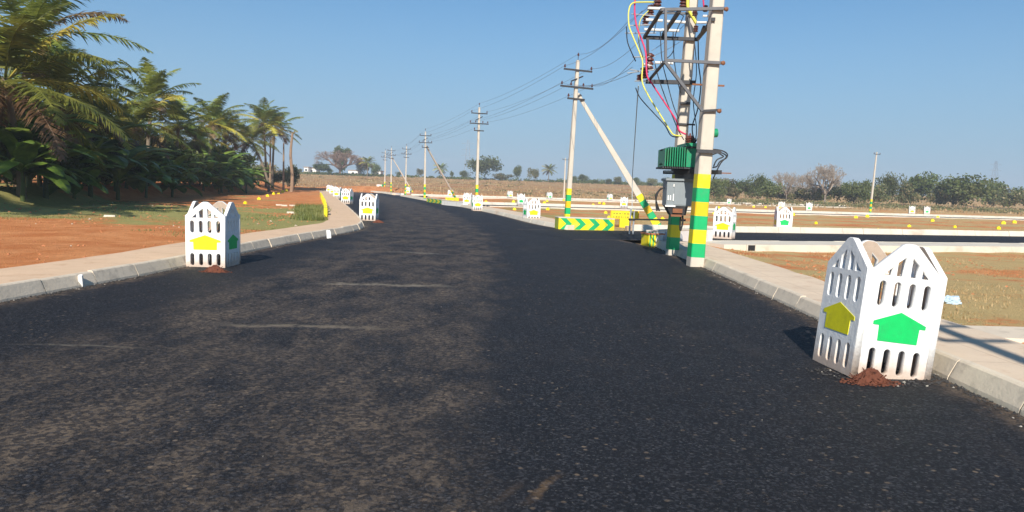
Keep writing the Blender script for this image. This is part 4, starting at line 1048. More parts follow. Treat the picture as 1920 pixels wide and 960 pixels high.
palm(285, 182, 56, 3, 'coconut palm with a compact upright crown standing above its neighbours', (0.3, 0.3), 1.05, 0.0)
palm(255, 232, 50, 2, 'coconut palm with broad arching fronds left of and below the upright crown', (0.5, 0), 0.8, 1.2)
palm(335, 232, 60, 0, 'coconut palm with hanging fronds right of the upright crown', (0.3, 0), 0.85, 2.0)
palm(400, 228, 74, 1, 'coconut palm just right of the middle of the grove, fronds spread flat', (0.5, 0), 0.95, 0.9)
palm(422, 248, 80, 0, 'coconut palm with a thick dark trunk at the right end of the dense grove', (0.1, 0), 0.85, 2.6, r0=0.26)
palm(365, 262, 66, 2, 'low coconut palm in front of the dense grove end', (0.3, 0), 0.7, 0.3)
palm(470, 262, 92, 0, 'leaning coconut palm in the small right hand group, trunk slanting', (-2.3, 0), 0.9, 1.5)
palm(494, 228, 98, 1, 'tallest coconut palm of the small right hand group', (-0.4, 0), 1.0, 0.2)
palm(515, 240, 102, 0, 'coconut palm at the right of the small group beside the bare trunks', (0.3, 0), 0.95, 2.4)
palm(30, 215, 42, 1, 'shaded palm deep in the grove at the far left', (0.3, 0), 0.9, 1.9)
palm(130, 240, 52, 0, 'shaded palm behind the banana plants, left of the middle', (0.3, 0), 0.85, 0.1)
palm(225, 250, 62, 1, 'shaded palm deep in the grove behind the broad arching fronds', (0.3, 0), 0.9, 0.8)
# palms standing nearer, left of the frame: they throw the long shadows on the plot
for k, (x, y, z, v) in enumerate(((-20.5, 13, 8.5, 0), (-18.2, 17.5, 7.6, 1))):
    palm(0, 0, 0, v, 'coconut palm of the near grove edge at the left, %s from the camera' % ORD[k], (0.4, 0), 1.0, k * 1.3, xy=(x, y), zc=z)

# dead trunks
def dead(px, ytop, Y, label, w=0.17, stub=True, bend=0.0):
    c = D(px, ytop, Y); z0 = hz(c.x, Y); H = c.z - z0; t = empty('dead_palm', (c.x, Y, z0), label, 'dead palm'); mb = MB()
    pts = [Vector((bend * math.sin(k * 0.9) * 0.12, 0, H * k / 8)) for k in range(9)]; pts[0].z = -0.2
    mb.tube(pts, [w * (1.2 - 0.5 * k / 8) for k in range(9)], 8); mb.build('trunk', M['deadwood'], t)
    if stub:
        mb = MB()
        for s_, a in ((1, 0.5), (1, 0.9), (-1, 0.3)): mb.tube([pts[8], pts[8] + Vector((s_ * 0.35, 0, 0.35 * a)), pts[8] + Vector((s_ * 0.7, 0, 0.25 * a + 0.1))], 0.06, 5, r2=0.02)
        mb.build('frond_stub', M['frondb'], t)
    return t
dead(547, 250, 96, 'bare dead palm trunk with a ragged top, rightmost', 0.2, True, 1.0)
dead(532, 268, 100, 'bare straight dead palm trunk, second from the right', 0.13, False)
dead(507, 262, 104, 'thin pale dead trunk under the crowns of the right hand palms', 0.13, False)

# ================================================================ banana plants and broadleaf trees
def banana_mesh(seed, n=9, hgt=1.6):
    rnd = random.Random(seed); mb = MB()
    for k in range(n):
        az = k * 2.4 + rnd.uniform(-.3, .3); el = R_(rnd.uniform(30, 84)); Ll = rnd.uniform(1.5, 2.3); p = Vector((0, 0, hgt)); e = el; pts = []
        for i in range(9): pts.append(p.copy()); p = p + Vector((math.cos(az) * math.cos(e), math.sin(az) * math.cos(e), math.sin(e))) * Ll / 8; e -= rnd.uniform(0.16, 0.26)
        vs = []; sd = Vector((-math.sin(az), math.cos(az), 0))
        for i, q in enumerate(pts):
            w = 0.30 * math.sin(math.pi * min(1, max(0.03, (i - 0.6) / 7.6))) ** 0.6 * rnd.uniform(0.75, 1.1) if 1 <= i < 8 else 0.02
            vs += [q - sd * w + Vector((0, 0, -0.1 * w)), q + Vector((0, 0, 0.04)), q + sd * w + Vector((0, 0, -0.1 * w))]
        fs = []
        for i in range(8):
            a = i * 3
            if rnd.random() > 0.1: fs.append((a, a + 1, a + 4, a + 3))
            if rnd.random() > 0.1: fs.append((a + 1, a + 2, a + 5, a + 4))
        mb.add(vs, fs)
    o = mb.build('leaves', M['banana'], smooth=False); me = o.data; bpy.data.objects.remove(o)
    mb = MB(); mb.tube([(0, 0, -0.1), (0.02, 0, hgt * 0.6), (0, 0, hgt + 0.1)], [0.07, 0.055, 0.03], 8); o = mb.build('stem', M['leafm']); st = o.data; bpy.data.objects.remove(o)
    return me, st
BM = [banana_mesh(1, 15, 0.55), banana_mesh(2, 16, 0.8), banana_mesh(3, 14, 0.35)]
rnd = random.Random(11)
bspots = []
for k in range(40):
    y = 29 + k * 1.25; x = float(grove_x(y)) + rnd.uniform(-0.6, 1.3) - (0.2 if k % 2 else 1.6); bspots.append((x, y))
for k, (x, y) in enumerate(bspots):
    me, st = BM[k % 3]; z0 = hz(x, y); s_ = rnd.uniform(1.3, 1.9)
    t = empty('banana_plant', (x, y, z0), 'broad leaved banana plant at the foot of the palm grove, above the red bank', 'banana plant', 'banana plants along the foot of the palm grove', rot=(0, 0, rnd.uniform(0, 6)))
    t.scale = (s_, s_, s_)
    o = bpy.data.objects.new('leaves', me); COL.objects.link(o); o.parent = t
    o = bpy.data.objects.new('stem', st); COL.objects.link(o); o.parent = t

def crown_mesh(seed, lobes, n, leaf, mats, flat=1.0, second=0.0):
    """leaf clumps scattered through a handful of lobes; unit width about 1"""
    rnd = random.Random(seed); mb = MB(); L_ = []
    for k in range(lobes):
        a = rnd.uniform(0, 6.28); d = rnd.uniform(0, 0.34); L_.append((Vector((math.cos(a) * d, math.sin(a) * d, rnd.uniform(-0.14, 0.22) * flat)), rnd.uniform(0.13, 0.24)))
    for k in range(n):
        c, r = L_[rnd.randrange(lobes)]
        v = Vector((rnd.gauss(0, 1), rnd.gauss(0, 1), rnd.gauss(0, 1))).normalized(); rr = r * rnd.uniform(0.45, 1.08)
        p = c + Vector((v.x * rr, v.y * rr, v.z * rr * flat * 0.9))
        a = Vector((rnd.gauss(0, 1), rnd.gauss(0, 1), rnd.gauss(0, 0.6))).normalized(); b = a.cross(Vector((rnd.gauss(0, 1), rnd.gauss(0, 1), rnd.gauss(0, 1)))).normalized()
        s_ = leaf * rnd.uniform(0.6, 1.35)
        mb.add([p - a * s_, p - b * s_ * 0.55, p + a * s_, p + b * s_ * 0.55], [(0, 1, 2, 3)], 1 if rnd.random() < second else 0)
    o = mb.build('crown', mats); me = o.data; bpy.data.objects.remove(o); return me
CR = {
    'dark': [crown_mesh(s, 9, 2600, 0.030, [M['leafd'], M['leafm']], 0.9, 0.3) for s in (1, 2)],
    'mid': [crown_mesh(s, 11, 2800, 0.024, [M['leafm'], M['leaff']], 0.75, 0.5) for s in (3, 4, 5)],
    'olive': [crown_mesh(s, 10, 2600, 0.024, [M['leaff'], M['leafdry']], 0.7, 0.3) for s in (6, 7)],
    'scrub': [crown_mesh(s, 12, 2200, 0.026, [M['leaff'], M['leafdry']], 0.45, 0.45) for s in (8, 9)],
}
def trunk_mesh(seed):
    rnd = random.Random(seed); mb = MB(); mb.tube([(0, 0, -0.05), (0.01, 0, 0.2), (0, 0.01, 0.42)], [0.028, 0.02, 0.016], 7)
    for k in range(6):
        a = k * 1.05; e = Vector((math.cos(a) * 0.28, math.sin(a) * 0.28, 0.62 + rnd.uniform(-.05, .12))); s0 = Vector((0, 0.005, 0.30 + 0.02 * k))
        mb.tube([s0, s0.lerp(e, 0.5) + Vector((0, 0, 0.04)), e], [0.012, 0.008, 0.003], 5)
    o = mb.build('trunk', M['bark']); me = o.data; bpy.data.objects.remove(o); return me
TM = [trunk_mesh(1), trunk_mesh(2)]
tcount = [0]
def tree(x, y, w, h, kind, label, group=None, cat='tree', name='broadleaf_tree', low=False):
    tcount[0] += 1; k = tcount[0]; z0 = hz(x, y); t = empty(name, (x, y, z0 - 0.1), label, cat, group, rot=(0, 0, k * 1.7))
    lst = CR[kind]; me = lst[k % len(lst)]
    o = bpy.data.objects.new('crown', me); COL.objects.link(o); o.parent = t
    vz = {'dark': 0.40, 'mid': 0.33, 'olive': 0.30, 'scrub': 0.20}[kind]
    if low: o.scale = (w, w, h * 1.15 / (2 * vz)); o.location = (0, 0, h * 0.48)
    else:
        ch = h * 0.86; o.scale = (w, w, ch / (2 * vz)); o.location = (0, 0, h - ch * 0.50)
        o = bpy.data.objects.new('trunk', TM[k % 2]); COL.objects.link(o); o.parent = t; o.scale = (w * 0.9, w * 0.9, h)
    return t
# dense undergrowth of the grove
rnd = random.Random(5)
for k in range(17):
    y = 37 + k * 3.4; x = float(grove_x(y)) - 3.6 - rnd.uniform(0, 2.5); w = rnd.uniform(5.0, 6.8); h = rnd.uniform(4.4, 5.8)
    tree(x, y, w, h, 'dark', 'dark understorey tree behind the banana plants, %s from the left' % ORD[k], 'understorey trees of the palm grove')
for k in range(19):
    y = 31 + k * 2.9; x = float(grove_x(y)) - 0.3 - rnd.uniform(0, 1.4); w = rnd.uniform(3.0, 4.4); h = rnd.uniform(2.4, 3.7)
    tree(x, y, w, h, 'dark' if k % 3 else 'mid', 'low dark shrub on the red bank under the palms, %s from left' % ORD[k], 'shrubs on the red bank', 'shrub', 'shrub', True)
for k in range(10):
    y = 40 + k * 6; x = float(grove_x(y)) - 11 - rnd.uniform(0, 4); w = rnd.uniform(7, 9); h = rnd.uniform(5.0, 7.4)
    tree(x, y, w, h, 'dark', 'tall dark tree deep inside the palm grove, %s from the left' % ORD[k], 'understorey trees of the palm grove')
def pt(px, Y): return D(px, 350, Y).x
for px, Y, w, h, kd, lb in ((520, 108, 3.2, 3.0, 'dark', 'dark low bush behind the pale dead trunk'), (548, 112, 4.0, 4.0, 'mid', 'round bush just right of the rightmost dead trunk'),
        (488, 106, 4.5, 2.8, 'mid', 'bush at the foot of the right hand palm group'), (455, 100, 5, 1.6, 'scrub', 'low dry bush left of the leaning palm foot'), (497, 118, 6, 3.4, 'olive', 'pale tree seen between the right hand palms')):
    tree(pt(px, Y), Y, w, h, kd, lb, None, 'bush' if h < 4 else 'tree', 'bush', True)

# ---- skyline trees
def sky_tree(px, ytop, w_px, Y, kind, label, low=True, group='trees on the far skyline', name='broadleaf_tree'):
    p = D(px, ytop, Y); z0 = hz(p.x, Y); h = max(1.5, p.z - z0 + 0.1)
    return tree(p.x, Y, w_px * Y / F * (1.15 if h > 4 else 0.9), h * 1.08, kind, label, group, 'tree', name, True)
for a in ((903, 294, 78, 300, 'mid', 'big round green tree on the skyline behind the second line pole', True),
          (940, 324, 56, 300, 'olive', 'low green bush spreading right from the big round skyline tree', True),
          (870, 320, 30, 310, 'mid', 'small low tree left of the big round skyline tree', True),
          (970, 311, 24, 300, 'mid', 'slim dark tree between the big round tree and the pale pair', False),
          (1001, 315, 22, 300, 'olive', 'thin pale tree, left one of the pair on the skyline', False),
          (1092, 327, 32, 300, 'mid', 'small dark tree on the skyline right of the nearest line pole', False),
          (1078, 330, 18, 310, 'mid', 'tiny tree next to the small dark skyline tree, left of it', False),
          (748, 322, 18, 320, 'mid', 'small dark tree on the skyline behind the fourth line pole', False),
          (788, 316, 18, 320, 'olive', 'small pale tree on the skyline just left of the third line pole', False),
          (848, 321, 12, 320, 'mid', 'tiny tree at the foot of the third line pole stay on the skyline', False),
          (635, 274, 46, 305, 'dark', 'dark green tree rising behind the wide bare tree', False),
          (606, 304, 34, 290, 'dark', 'dense round dark bush left of the wide bare tree trunk', True),
          (680, 300, 30, 300, 'olive', 'pale green tree right of the wide bare tree', False),
          (704, 307, 26, 305, 'mid', 'green tree left of the farthest line pole', False),
          (560, 316, 20, 300, 'olive', 'small bush on the skyline between dead trunks and white houses', True)):
    sky_tree(a[0], a[1], a[2], a[3], a[4], a[5], a[6])
for px, y0, Y, lb in ((1030, 318, 290, 'far palm with a round crown, right one of the pale pair'), (827, 316, 300, 'small far palm right of the third line pole'), (690, 304, 280, 'far palm beside the white houses left of the farthest poles')):
    t = palm(px, y0, Y, 0, lb, (0.2, 0), 0.85, 1.0); t['group'] = 'palms on the far skyline'
for k, (px, y0, w) in enumerate(((1140, 335, 20), (1160, 331, 24), (1192, 333, 30), (1222, 334, 30), (1118, 337, 16), (1350, 334, 40), (1250, 333, 30))):
    sky_tree(px, y0, w, 290, 'olive' if k % 2 else 'mid', ['small tree of the hedge right of the first line pole', 'taller tree of the hedge, left of the nearest stay', 'wide tree of the hedge just left of the earth wire', 'tree of the hedge between the earth wire and the grey box', 'leftmost little tree of the far hedge', 'bush of the far hedge right of the transformer pole', 'tree of the far hedge behind the grey box'][k], True)

# ---- scrub belt on the right
rights = ((1345, 338, 50), (1375, 337, 46), (1405, 340, 44), (1424, 331, 36), (1444, 342, 44), (1470, 350, 50), (1500, 352, 56), (1535, 350, 60), (1570, 345, 56), (1600, 344, 48), (1622, 341, 40), (1652, 345, 46), (1672, 330, 44), (1700, 340, 44), (1728, 329, 76), (1768, 343, 50), (1796, 340, 60), (1822, 333, 96), (1862, 343, 50), (1890, 353, 60), (1930, 355, 60))
RL = ['leftmost bush of the scrub belt, beside the transformer pole', 'second bush of the scrub belt', 'third, flat topped bush of the scrub belt', 'bright green taller tree of the scrub belt with a pointed top', 'bush directly left of the grey bare trees', 'scrub under the smaller grey bare tree', 'scrub between the two grey bare trees', 'scrub under the left half of the large bare tree', 'scrub under the right half of the large bare tree', 'dark bush left of the lone far pole', 'dark bush right behind the lone far pole', 'low bush just right of the lone far pole', 'thin topped dark tree left of the rounded hump', 'bush between the thin topped tree and the rounded hump', 'rounded hump shaped tree in the middle of the right belt', 'lower tree in the dip between the two humps', 'left shoulder of the wide hump at the right', 'widest domed tree near the right frame edge', 'dark bush sloping down from the wide dome', 'low bush nearly at the right frame edge', 'last bush, cut by the right frame edge']
rnd = random.Random(21)
for k, (px, yt, w) in enumerate(rights):
    Y = 150 + rnd.uniform(-6, 12); p = D(px, yt, Y); h = (p.z - hz(p.x, Y)) * 1.12 + 0.2
    kd = 'mid' if k in (3, 9, 10, 12, 14, 17, 18) else ('olive' if k % 2 else 'mid')
    tree(p.x, Y, w * Y / F * 1.35, h, kd, RL[k], 'trees and bushes of the scrub belt on the right', 'bush' if h < 4.5 else 'tree', 'bush' if h < 4.5 else 'broadleaf_tree', True)
# lower scrub in front, one continuous mass
def scatter(name, pts_, hfun, mat, blades, label, cat, spread=0.25, wd=0.02, seed=1):
    rnd = random.Random(seed); mb = MB()
    for (x, y) in pts_:
        z = hz(x, y); h0 = hfun(x, y)
        for k in range(blades):
            a = rnd.uniform(0, 6.28); dx, dy = rnd.gauss(0, spread), rnd.gauss(0, spread); h = h0 * rnd.uniform(0.5, 1.2); l = rnd.uniform(0.1, 0.6) * h
            w = wd * rnd.uniform(0.6, 1.4); sx, sy = math.cos(a) * w, math.sin(a) * w; p = Vector((x + dx, y + dy, z - 0.01))
            mb.add([p - Vector((sx, sy, 0)), p + Vector((sx, sy, 0)), p + Vector((-math.sin(a) * l, math.cos(a) * l, h))], [(0, 1, 2)])
    o = mb.build(name, M[mat]); tag(o, label, cat, None, 'stuff'); return o
def free(x, y, mrg=1.5): return float(road_dist(np.array([x]), np.array([y]))[0]) > mrg
rnd = random.Random(31); pts_ = []
for k in range(260):
    px = rnd.uniform(1330, 1960); Y = rnd.uniform(128, 147); pts_.append((D(px, 350, Y).x, Y))
mb = MB()
for x, y in pts_:
    z = hz(x, y); r = rnd.uniform(0.5, 1.3)
    for k in range(46):
        v = Vector((rnd.gauss(0, 1), rnd.gauss(0, 1), abs(rnd.gauss(0, 0.8)))).normalized() * r * rnd.uniform(0.5, 1); p = Vector((x + v.x * 1.5, y + v.y, z + v.z * 0.8))
        a = Vector((rnd.gauss(0, 1), rnd.gauss(0, 1), rnd.gauss(0, .6))).normalized() * 0.16; b = Vector((rnd.gauss(0, 1), rnd.gauss(0, 1), rnd.gauss(0, 1))).normalized() * 0.10
        mb.add([p - a, p - b, p + a, p + b], [(0, 1, 2, 3)], 0 if rnd.random() < 0.6 else 1)
o = mb.build('scrub', [M['leaff'], M['leafdry']]); tag(o, 'low mixed scrub in front of the trees on the right', 'scrub', None, 'stuff')

mb = MB(); rnd = random.Random(77)
for q in range(420):
    Y_ = rnd.uniform(135, 330); px_ = rnd.uniform(430, 1330); x = D(px_, 350, Y_).x
    if noise.noise(Vector((x * 0.02, Y_ * 0.03, 4))) < -0.05: continue
    z = hz(x, Y_); r_ = rnd.uniform(0.3, 0.9)
    for k in range(22):
        v = Vector((rnd.gauss(0, 1), rnd.gauss(0, 1), abs(rnd.gauss(0, 0.7)))).normalized() * r_ * rnd.uniform(0.5, 1); p = Vector((x + v.x * 1.8, Y_ + v.y, z + v.z * 0.8))
        a = Vector((rnd.gauss(0, 1), rnd.gauss(0, 1), rnd.gauss(0, .6))).normalized() * 0.2; b = Vector((rnd.gauss(0, 1), rnd.gauss(0, 1), rnd.gauss(0, 1))).normalized() * 0.13
        mb.add([p - a, p - b, p + a, p + b], [(0, 1, 2, 3)], 0 if rnd.random() < 0.5 else 1)
o = mb.build('scrub', [M['leaff'], M['leafdry']]); tag(o, 'small scattered scrub over the far rise behind the line poles', 'scrub', None, 'stuff')
mb = MB(); rnd = random.Random(78)
for q in range(330):
    px_ = rnd.choice((rnd.uniform(1040, 1345), rnd.uniform(1040, 1345), rnd.uniform(730, 1040), rnd.uniform(550, 720))); Y_ = rnd.uniform(286, 315); x = D(px_, 350, Y_).x
    z = hz(x, Y_); r_ = rnd.uniform(0.6, 1.5) * (1.25 if px_ > 1040 else 0.8)
    for k in range(40):
        v = Vector((rnd.gauss(0, 1), rnd.gauss(0, 1), abs(rnd.gauss(0, 0.9)))).normalized() * r_ * rnd.uniform(0.5, 1); p = Vector((x + v.x * 1.7, Y_ + v.y, z + v.z * 1.1))
        a = Vector((rnd.gauss(0, 1), rnd.gauss(0, 1), rnd.gauss(0, .6))).normalized() * 0.36; b = Vector((rnd.gauss(0, 1), rnd.gauss(0, 1), rnd.gauss(0, 1))).normalized() * 0.22
        mb.add([p - a, p - b, p + a, p + b], [(0, 1, 2, 3)], 0 if rnd.random() < 0.7 else 1)
o = mb.build('hedge', [M['leafm'], M['leaff']]); tag(o, 'low continuous green hedge along the far skyline', 'hedge', None, 'stuff')
# bare trees -------------------------------------------------------
def bare(px, ytop, wpx, Y, mat, label, seed, spread=1.0, n=5):
    rnd = random.Random(seed); c = D(px, ytop, Y); z0 = hz(c.x, Y); H = c.z - z0; Wd = wpx * Y / F
    t = empty('bare_tree', (c.x, Y, z0), label, 'bare tree'); tk = MB(); tw = MB()
    def grow(p, d, ln, r, dep):
        q = p + d * ln; mbx = tk if dep < 3 else tw
        if dep < 6: mbx.tube([p, p.lerp(q, .5) + Vector((rnd.uniform(-1, 1), rnd.uniform(-1, 1), 0)) * ln * 0.06, q], [r, r * .85, r * .65], 5 if dep < 3 else 3, cap=False)
        else:
            s_ = Vector((rnd.gauss(0, 1), rnd.gauss(0, 1), rnd.gauss(0, 1))).normalized() * r; tw.add([p - s_, p + s_, q], [(0, 1, 2)])
        if dep >= 7: return
        for k in range(3 if dep < 6 else 4):
            a = rnd.uniform(0, 6.28); sp = rnd.uniform(0.35, 0.85) * spread
            o_ = d.cross(Vector((math.cos(a), math.sin(a), rnd.uniform(-.5, .5)))); o_ = o_.normalized() if o_.length > .01 else Vector((1, 0, 0))
            nd = (d * math.cos(sp) + o_ * math.sin(sp) + Vector((0, 0, 0.10))).normalized()
            grow(p.lerp(q, rnd.uniform(0.65, 1.0)), nd, ln * rnd.uniform(0.62, 0.86), max(r * 0.58, 0.0035), dep + 1)
    for k in range(n):
        a = 6.28 * k / n; grow(Vector((0, 0, 0.20)), Vector((math.cos(a) * 0.75, math.sin(a) * 0.75, 0.9)).normalized(), 0.22, 0.028, 1)
    # fit the branching to the outline seen, then stand it on a trunk
    vs = tk.v + tw.v; zmax = max(v[2] for v in vs); xm = max(abs(v[0]) for v in vs)
    sx = Wd / 2 / xm; sz = H / zmax
    for b_ in (tk, tw): b_.v = [(v[0] * sx, v[1] * sx, v[2] * sz) for v in b_.v]
    tr_ = MB(); tr_.tube([(0, 0, -0.3), (0, 0, 0.21 * sz)], [0.024 * sx, 0.018 * sx], 8)
    tr_.build('trunk', M[mat], t); tk.build('limbs', M[mat], t); tw.build('twigs', M[mat], t); return t
bare(638, 280, 118, 290, 'twig', 'wide brown leafless tree in front of the dark green one on the skyline', 1)
bare(1552, 303, 84, 148, 'twiggrey', 'large grey leafless tree rising above the right scrub belt', 2)
bare(1478, 319, 62, 152, 'twiggrey', 'smaller greyish leafless tree left of the large one', 3)
bare(1512, 324, 50, 156, 'twiggrey', 'faint low leafless tree between the two grey bare trees', 4)

# ================================================================ houses and pylons far off
def house(px, yt, wpx, Y, label, roof=True):
    c = D(px, yt, Y); z0 = hz(c.x, Y); h = c.z - z0; w = wpx * Y / F; t = empty('house', (c.x, Y, z0), label, 'house', 'small white houses on the far skyline')
    h = 2.6; w *= 0.8; t.location.z -= 0.5
    mb = MB(); mb.box(-w / 2, w / 2, 0, 7, -0.3, h); mb.build('wall', M['house'], t)
    mb = MB(); mb.box(-w / 2 - 0.3, w / 2 + 0.3, -0.3, 7.3, h + 0.002, h + 0.3); mb.build('roof', M['roof'], t)
    n = max(1, int(w / 3.5))
    for k in range(n):
        x = -w / 2 + w * (k + .5) / n; mb = MB(); mb.box(x - .5, x + .5, -0.02, 0, h * .4, h * .7); mb.build('window', M['glass'], t)
house(584, 315, 22, 330, 'long low white house left of the dark round bush'); house(662, 317, 22, 332, 'white house behind the trunk side of the wide bare tree')
house(708, 321, 14, 325, 'small white house left of the farthest line pole'); house(574, 318, 10, 326, 'smallest white house at the left of the long one')
def pylon(px, ytop, Y, label, H=None):
    c = D(px, ytop, Y); z0 = 0; H = c.z; t = empty('pylon', (c.x, Y, 0), label, 'pylon', 'lattice pylons in the haze'); mb = MB(); b = H * 0.10; n = 10
    def cn_(z): return b * (1 - 0.86 * z / H)
    for i in range(n):
        z0, z1 = H * i / n, H * (i + 1) / n; r0, r1 = cn_(z0), cn_(z1)
        for q in range(4):
            s0 = [(-1, -1), (1, -1), (1, 1), (-1, 1)][q]; s1 = [(-1, -1), (1, -1), (1, 1), (-1, 1)][(q + 1) % 4]
            mb.beam((s0[0] * r0, s0[1] * r0, z0), (s0[0] * r1, s0[1] * r1, z1), .15)
            mb.beam((s0[0] * r0, s0[1] * r0, z0), (s1[0] * r1, s1[1] * r1, z1), .06)
    mb.build('lattice_tower', M['wire'], t)
    for z in (0.68, 0.80, 0.92):
        mb = MB(); mb.beam((-H * .13, 0, H * z), (H * .13, 0, H * z), .16); mb.beam((-H * .13, 0, H * z), (0, 0, H * (z + .04)), .08); mb.beam((H * .13, 0, H * z), (0, 0, H * (z + .04)), .08); mb.build('crossarm', M['wire'], t)
pylon(878, 262, 620, 'faint lattice pylon behind the second line pole'); pylon(1868, 302, 640, 'very faint lattice pylon at the right frame edge')

# ================================================================ small things on the plots
def marker_mesh():
    mb = MB(); w = 0.17; o = [(-w, 0), (w, 0), (w, 0.20), (0, 0.33), (-w, 0.20)]; n = 5
    mb.add([(x, -0.06, z) for x, z in o] + [(x, 0.06, z) for x, z in o], [(4, 3, 2, 1, 0)[::-1], (5, 6, 7, 8, 9)[::-1]] + [(i, i + 5, (i + 1) % 5 + 5, (i + 1) % 5) for i in range(5)])
    o = mb.build('plot_marker', M['yellow']); me = o.data; bpy.data.objects.remove(o); return me
MM = marker_mesh()
MG = 'yellow plot marker stones'
def markers(lst, where, sc=1.0):
    for k, (x, y) in enumerate(sorted(lst)):
        p = G(x, y); o = bpy.data.objects.new('plot_marker', MM); COL.objects.link(o)
        o.location = (p.x, p.y, hz(p.x, p.y) - 0.03); o.rotation_euler = (0, R_(random.uniform(-8, 8)), R_(random.uniform(-30, 30))); s_ = sc * random.uniform(.85, 1.1) * min(1.0, max(0.6, p.y / 70)); o.scale = (s_, s_, s_)
        tag(o, 'small yellow plot marker %s, %s from left' % (where, ORD[k]), 'plot marker', MG)
markers([(460, 387), (486, 378), (502, 372), (513, 368), (522, 366), (530, 363.5), (537, 361)], 'in the row on the left plot')
markers([(1605, 410), (1626, 407), (1646, 434), (1705, 426), (1748, 416), (1758, 409), (1790, 428), (1881, 420), (1872, 430), (1902, 418), (1530, 421)], 'on the plots beyond the side street')
markers([(1347, 392), (1413, 389), (1435, 390), (1339, 401), (1487, 404), (1478, 399)], 'around the small guards near the second street')
markers([(911, 381), (963, 380), (965, 394), (1021, 382), (1026, 378), (1027, 394), (1112, 387), (1124, 382), (1132, 384), (1136, 400), (1142, 410), (1186, 397), (1242, 413)], 'on the plots near the nearest line pole')

# yellow painted edging stones on the plot side of the left footpath
lf = [p for p in LL]
nn = normals(lf); edge = [p + n * 1.42 for p, n in zip(lf, nn) if 30 < p.y < 105]
pts = resample(edge, 46); k = 0
for i, (a, b) in enumerate(zip(pts[:-1:1], pts[1::1])):
    if i % 2 and i < 20: continue
    if k >= 20: break
    d = b - a; mb = MB(); Ln = d.length * 0.8
    mb.box(-Ln / 2, Ln / 2, -0.07, 0.07, -0.1, 0.34); c = (a + b) / 2
    o = mb.build('edging_stone', M['yellow'], loc=(c.x, c.y, hz(c.x, c.y))); o.rotation_euler = (0, 0, math.atan2(d.y, d.x))
    tag(o, 'yellow painted edging stone along the left footpath, %s from the camera' % ORD[k], 'edging stone', 'yellow edging stones of the left footpath'); k += 1

# kerb end stones sticking up on the left, drain hole, plastic bag
def stone(px, py, sx, sy, sz, mat, label, rz=0.3, tilt=0.0):
    p = G(px, py); bm = bmesh.new(); bmesh.ops.create_cube(bm, size=1); bmesh.ops.bevel(bm, geom=bm.edges[:], offset=0.12, segments=1)
    rr = random.Random(int(px))
    for v in bm.verts: v.co += Vector((rr.uniform(-.05, .05),) * 3); v.co.x *= sx; v.co.y *= sy; v.co.z = (v.co.z + 0.45) * sz
    me = bpy.data.meshes.new('stone'); bm.to_mesh(me); bm.free(); me.materials.append(M[mat]); o = bpy.data.objects.new('stone', me); COL.objects.link(o)
    o.location = (p.x, p.y, hz(p.x, p.y) if free(p.x, p.y, 0.1) else 0); o.rotation_euler = (tilt, 0, rz); tag(o, label, 'stone'); return o
stone(152, 538, 0.05, 0.05, 0.17, 'white', 'small upright white stone leaning on the left kerb near the frame edge', 0.3, 0.2)
stone(617, 447, 0.10, 0.07, 0.24, 'white', 'small white stone tipped against the curving left kerb', 0.5, -0.5)
stone(206, 411, 0.35, 0.18, 0.06, 'kerbw', 'flat pale stone lying on the shaded grass of the left plot')
for k, (x, y) in enumerate(((523, 390), (533, 391), (548, 391), (545, 404), (525, 366), (545, 361))):
    stone(x, y, 0.32, 0.16, 0.08, 'kerbw', 'pale flat stone on the left plot near the footpath, %s' % ['leftmost of three in a row', 'middle of three in a row', 'rightmost of three in a row', 'the one nearest the footpath corner', 'far one by the marker row', 'farthest one near the red heap'][k])
_o = s1n0 - SN * 1.9; _r = ray(1408, 464); _k = (_o.x * SLP.y - _o.y * SLP.x) / (_r.x * SLP.y - _r.y * SLP.x)
mb = MB(); t = empty('drain_outlet', (_r.x * _k - SN.x * 0.0, _r.y * _k, -0.15), 'small dark square drain opening in the side of the side street footpath', 'drain', rot=(0, 0, math.atan2(SLP.y, SLP.x)))
mb.box(-0.14, 0.14, -0.02, 0.02, 0.0, 0.17); mb.build('opening', M['black'], t)
mb = MB(); mb.box(-0.19, -0.141, -0.04, 0.02, -0.02, 0.19); mb.box(0.141, 0.19, -0.04, 0.02, -0.02, 0.19); mb.build('surround', M['kerbw'], t)
# crumpled plastic sheet
bm = bmesh.new(); bmesh.ops.create_icosphere(bm, subdivisions=4, radius=1)
for v in bm.verts:
    nzv = noise.fractal(v.co * 1.8, 0.8, 2.0, 4); v.co *= 1 + 0.5 * nzv; v.co.x *= 0.18; v.co.y *= 0.13; v.co.z = max(-0.02, v.co.z * 0.085)
me = bpy.data.meshes.new('plastic_bag'); bm.to_mesh(me); bm.free(); me.materials.append(M['plastic']); o = bpy.data.objects.new('plastic_bag', me); COL.objects.link(o)
p = G(1778, 571); o.location = (p.x, p.y, hz(p.x, p.y) + 0.02); tag(o, 'crumpled pale blue plastic bag on the plot behind the large right tree guard', 'plastic bag')
# pale broken concrete slab by the right footpath
mb = MB(); p = G(1890, 640); mb.add([(-.75, -.35, .0), (.8, -.45, .0), (.9, .5, .0), (-.45, .42, .0), (-.73, -.33, .10), (.78, -.43, .10), (.88, .48, .10), (-.43, .40, .10)], [(4, 5, 6, 7), (0, 1, 5, 4), (1, 2, 6, 5), (2, 3, 7, 6), (3, 0, 4, 7)])
o = mb.build('concrete_slab', M['kerb'], loc=(p.x + 0.25, p.y + 0.2, hz(p.x, p.y) - 0.05)); tag(o, 'grey rough concrete slab beside the right footpath at the frame edge', 'slab')

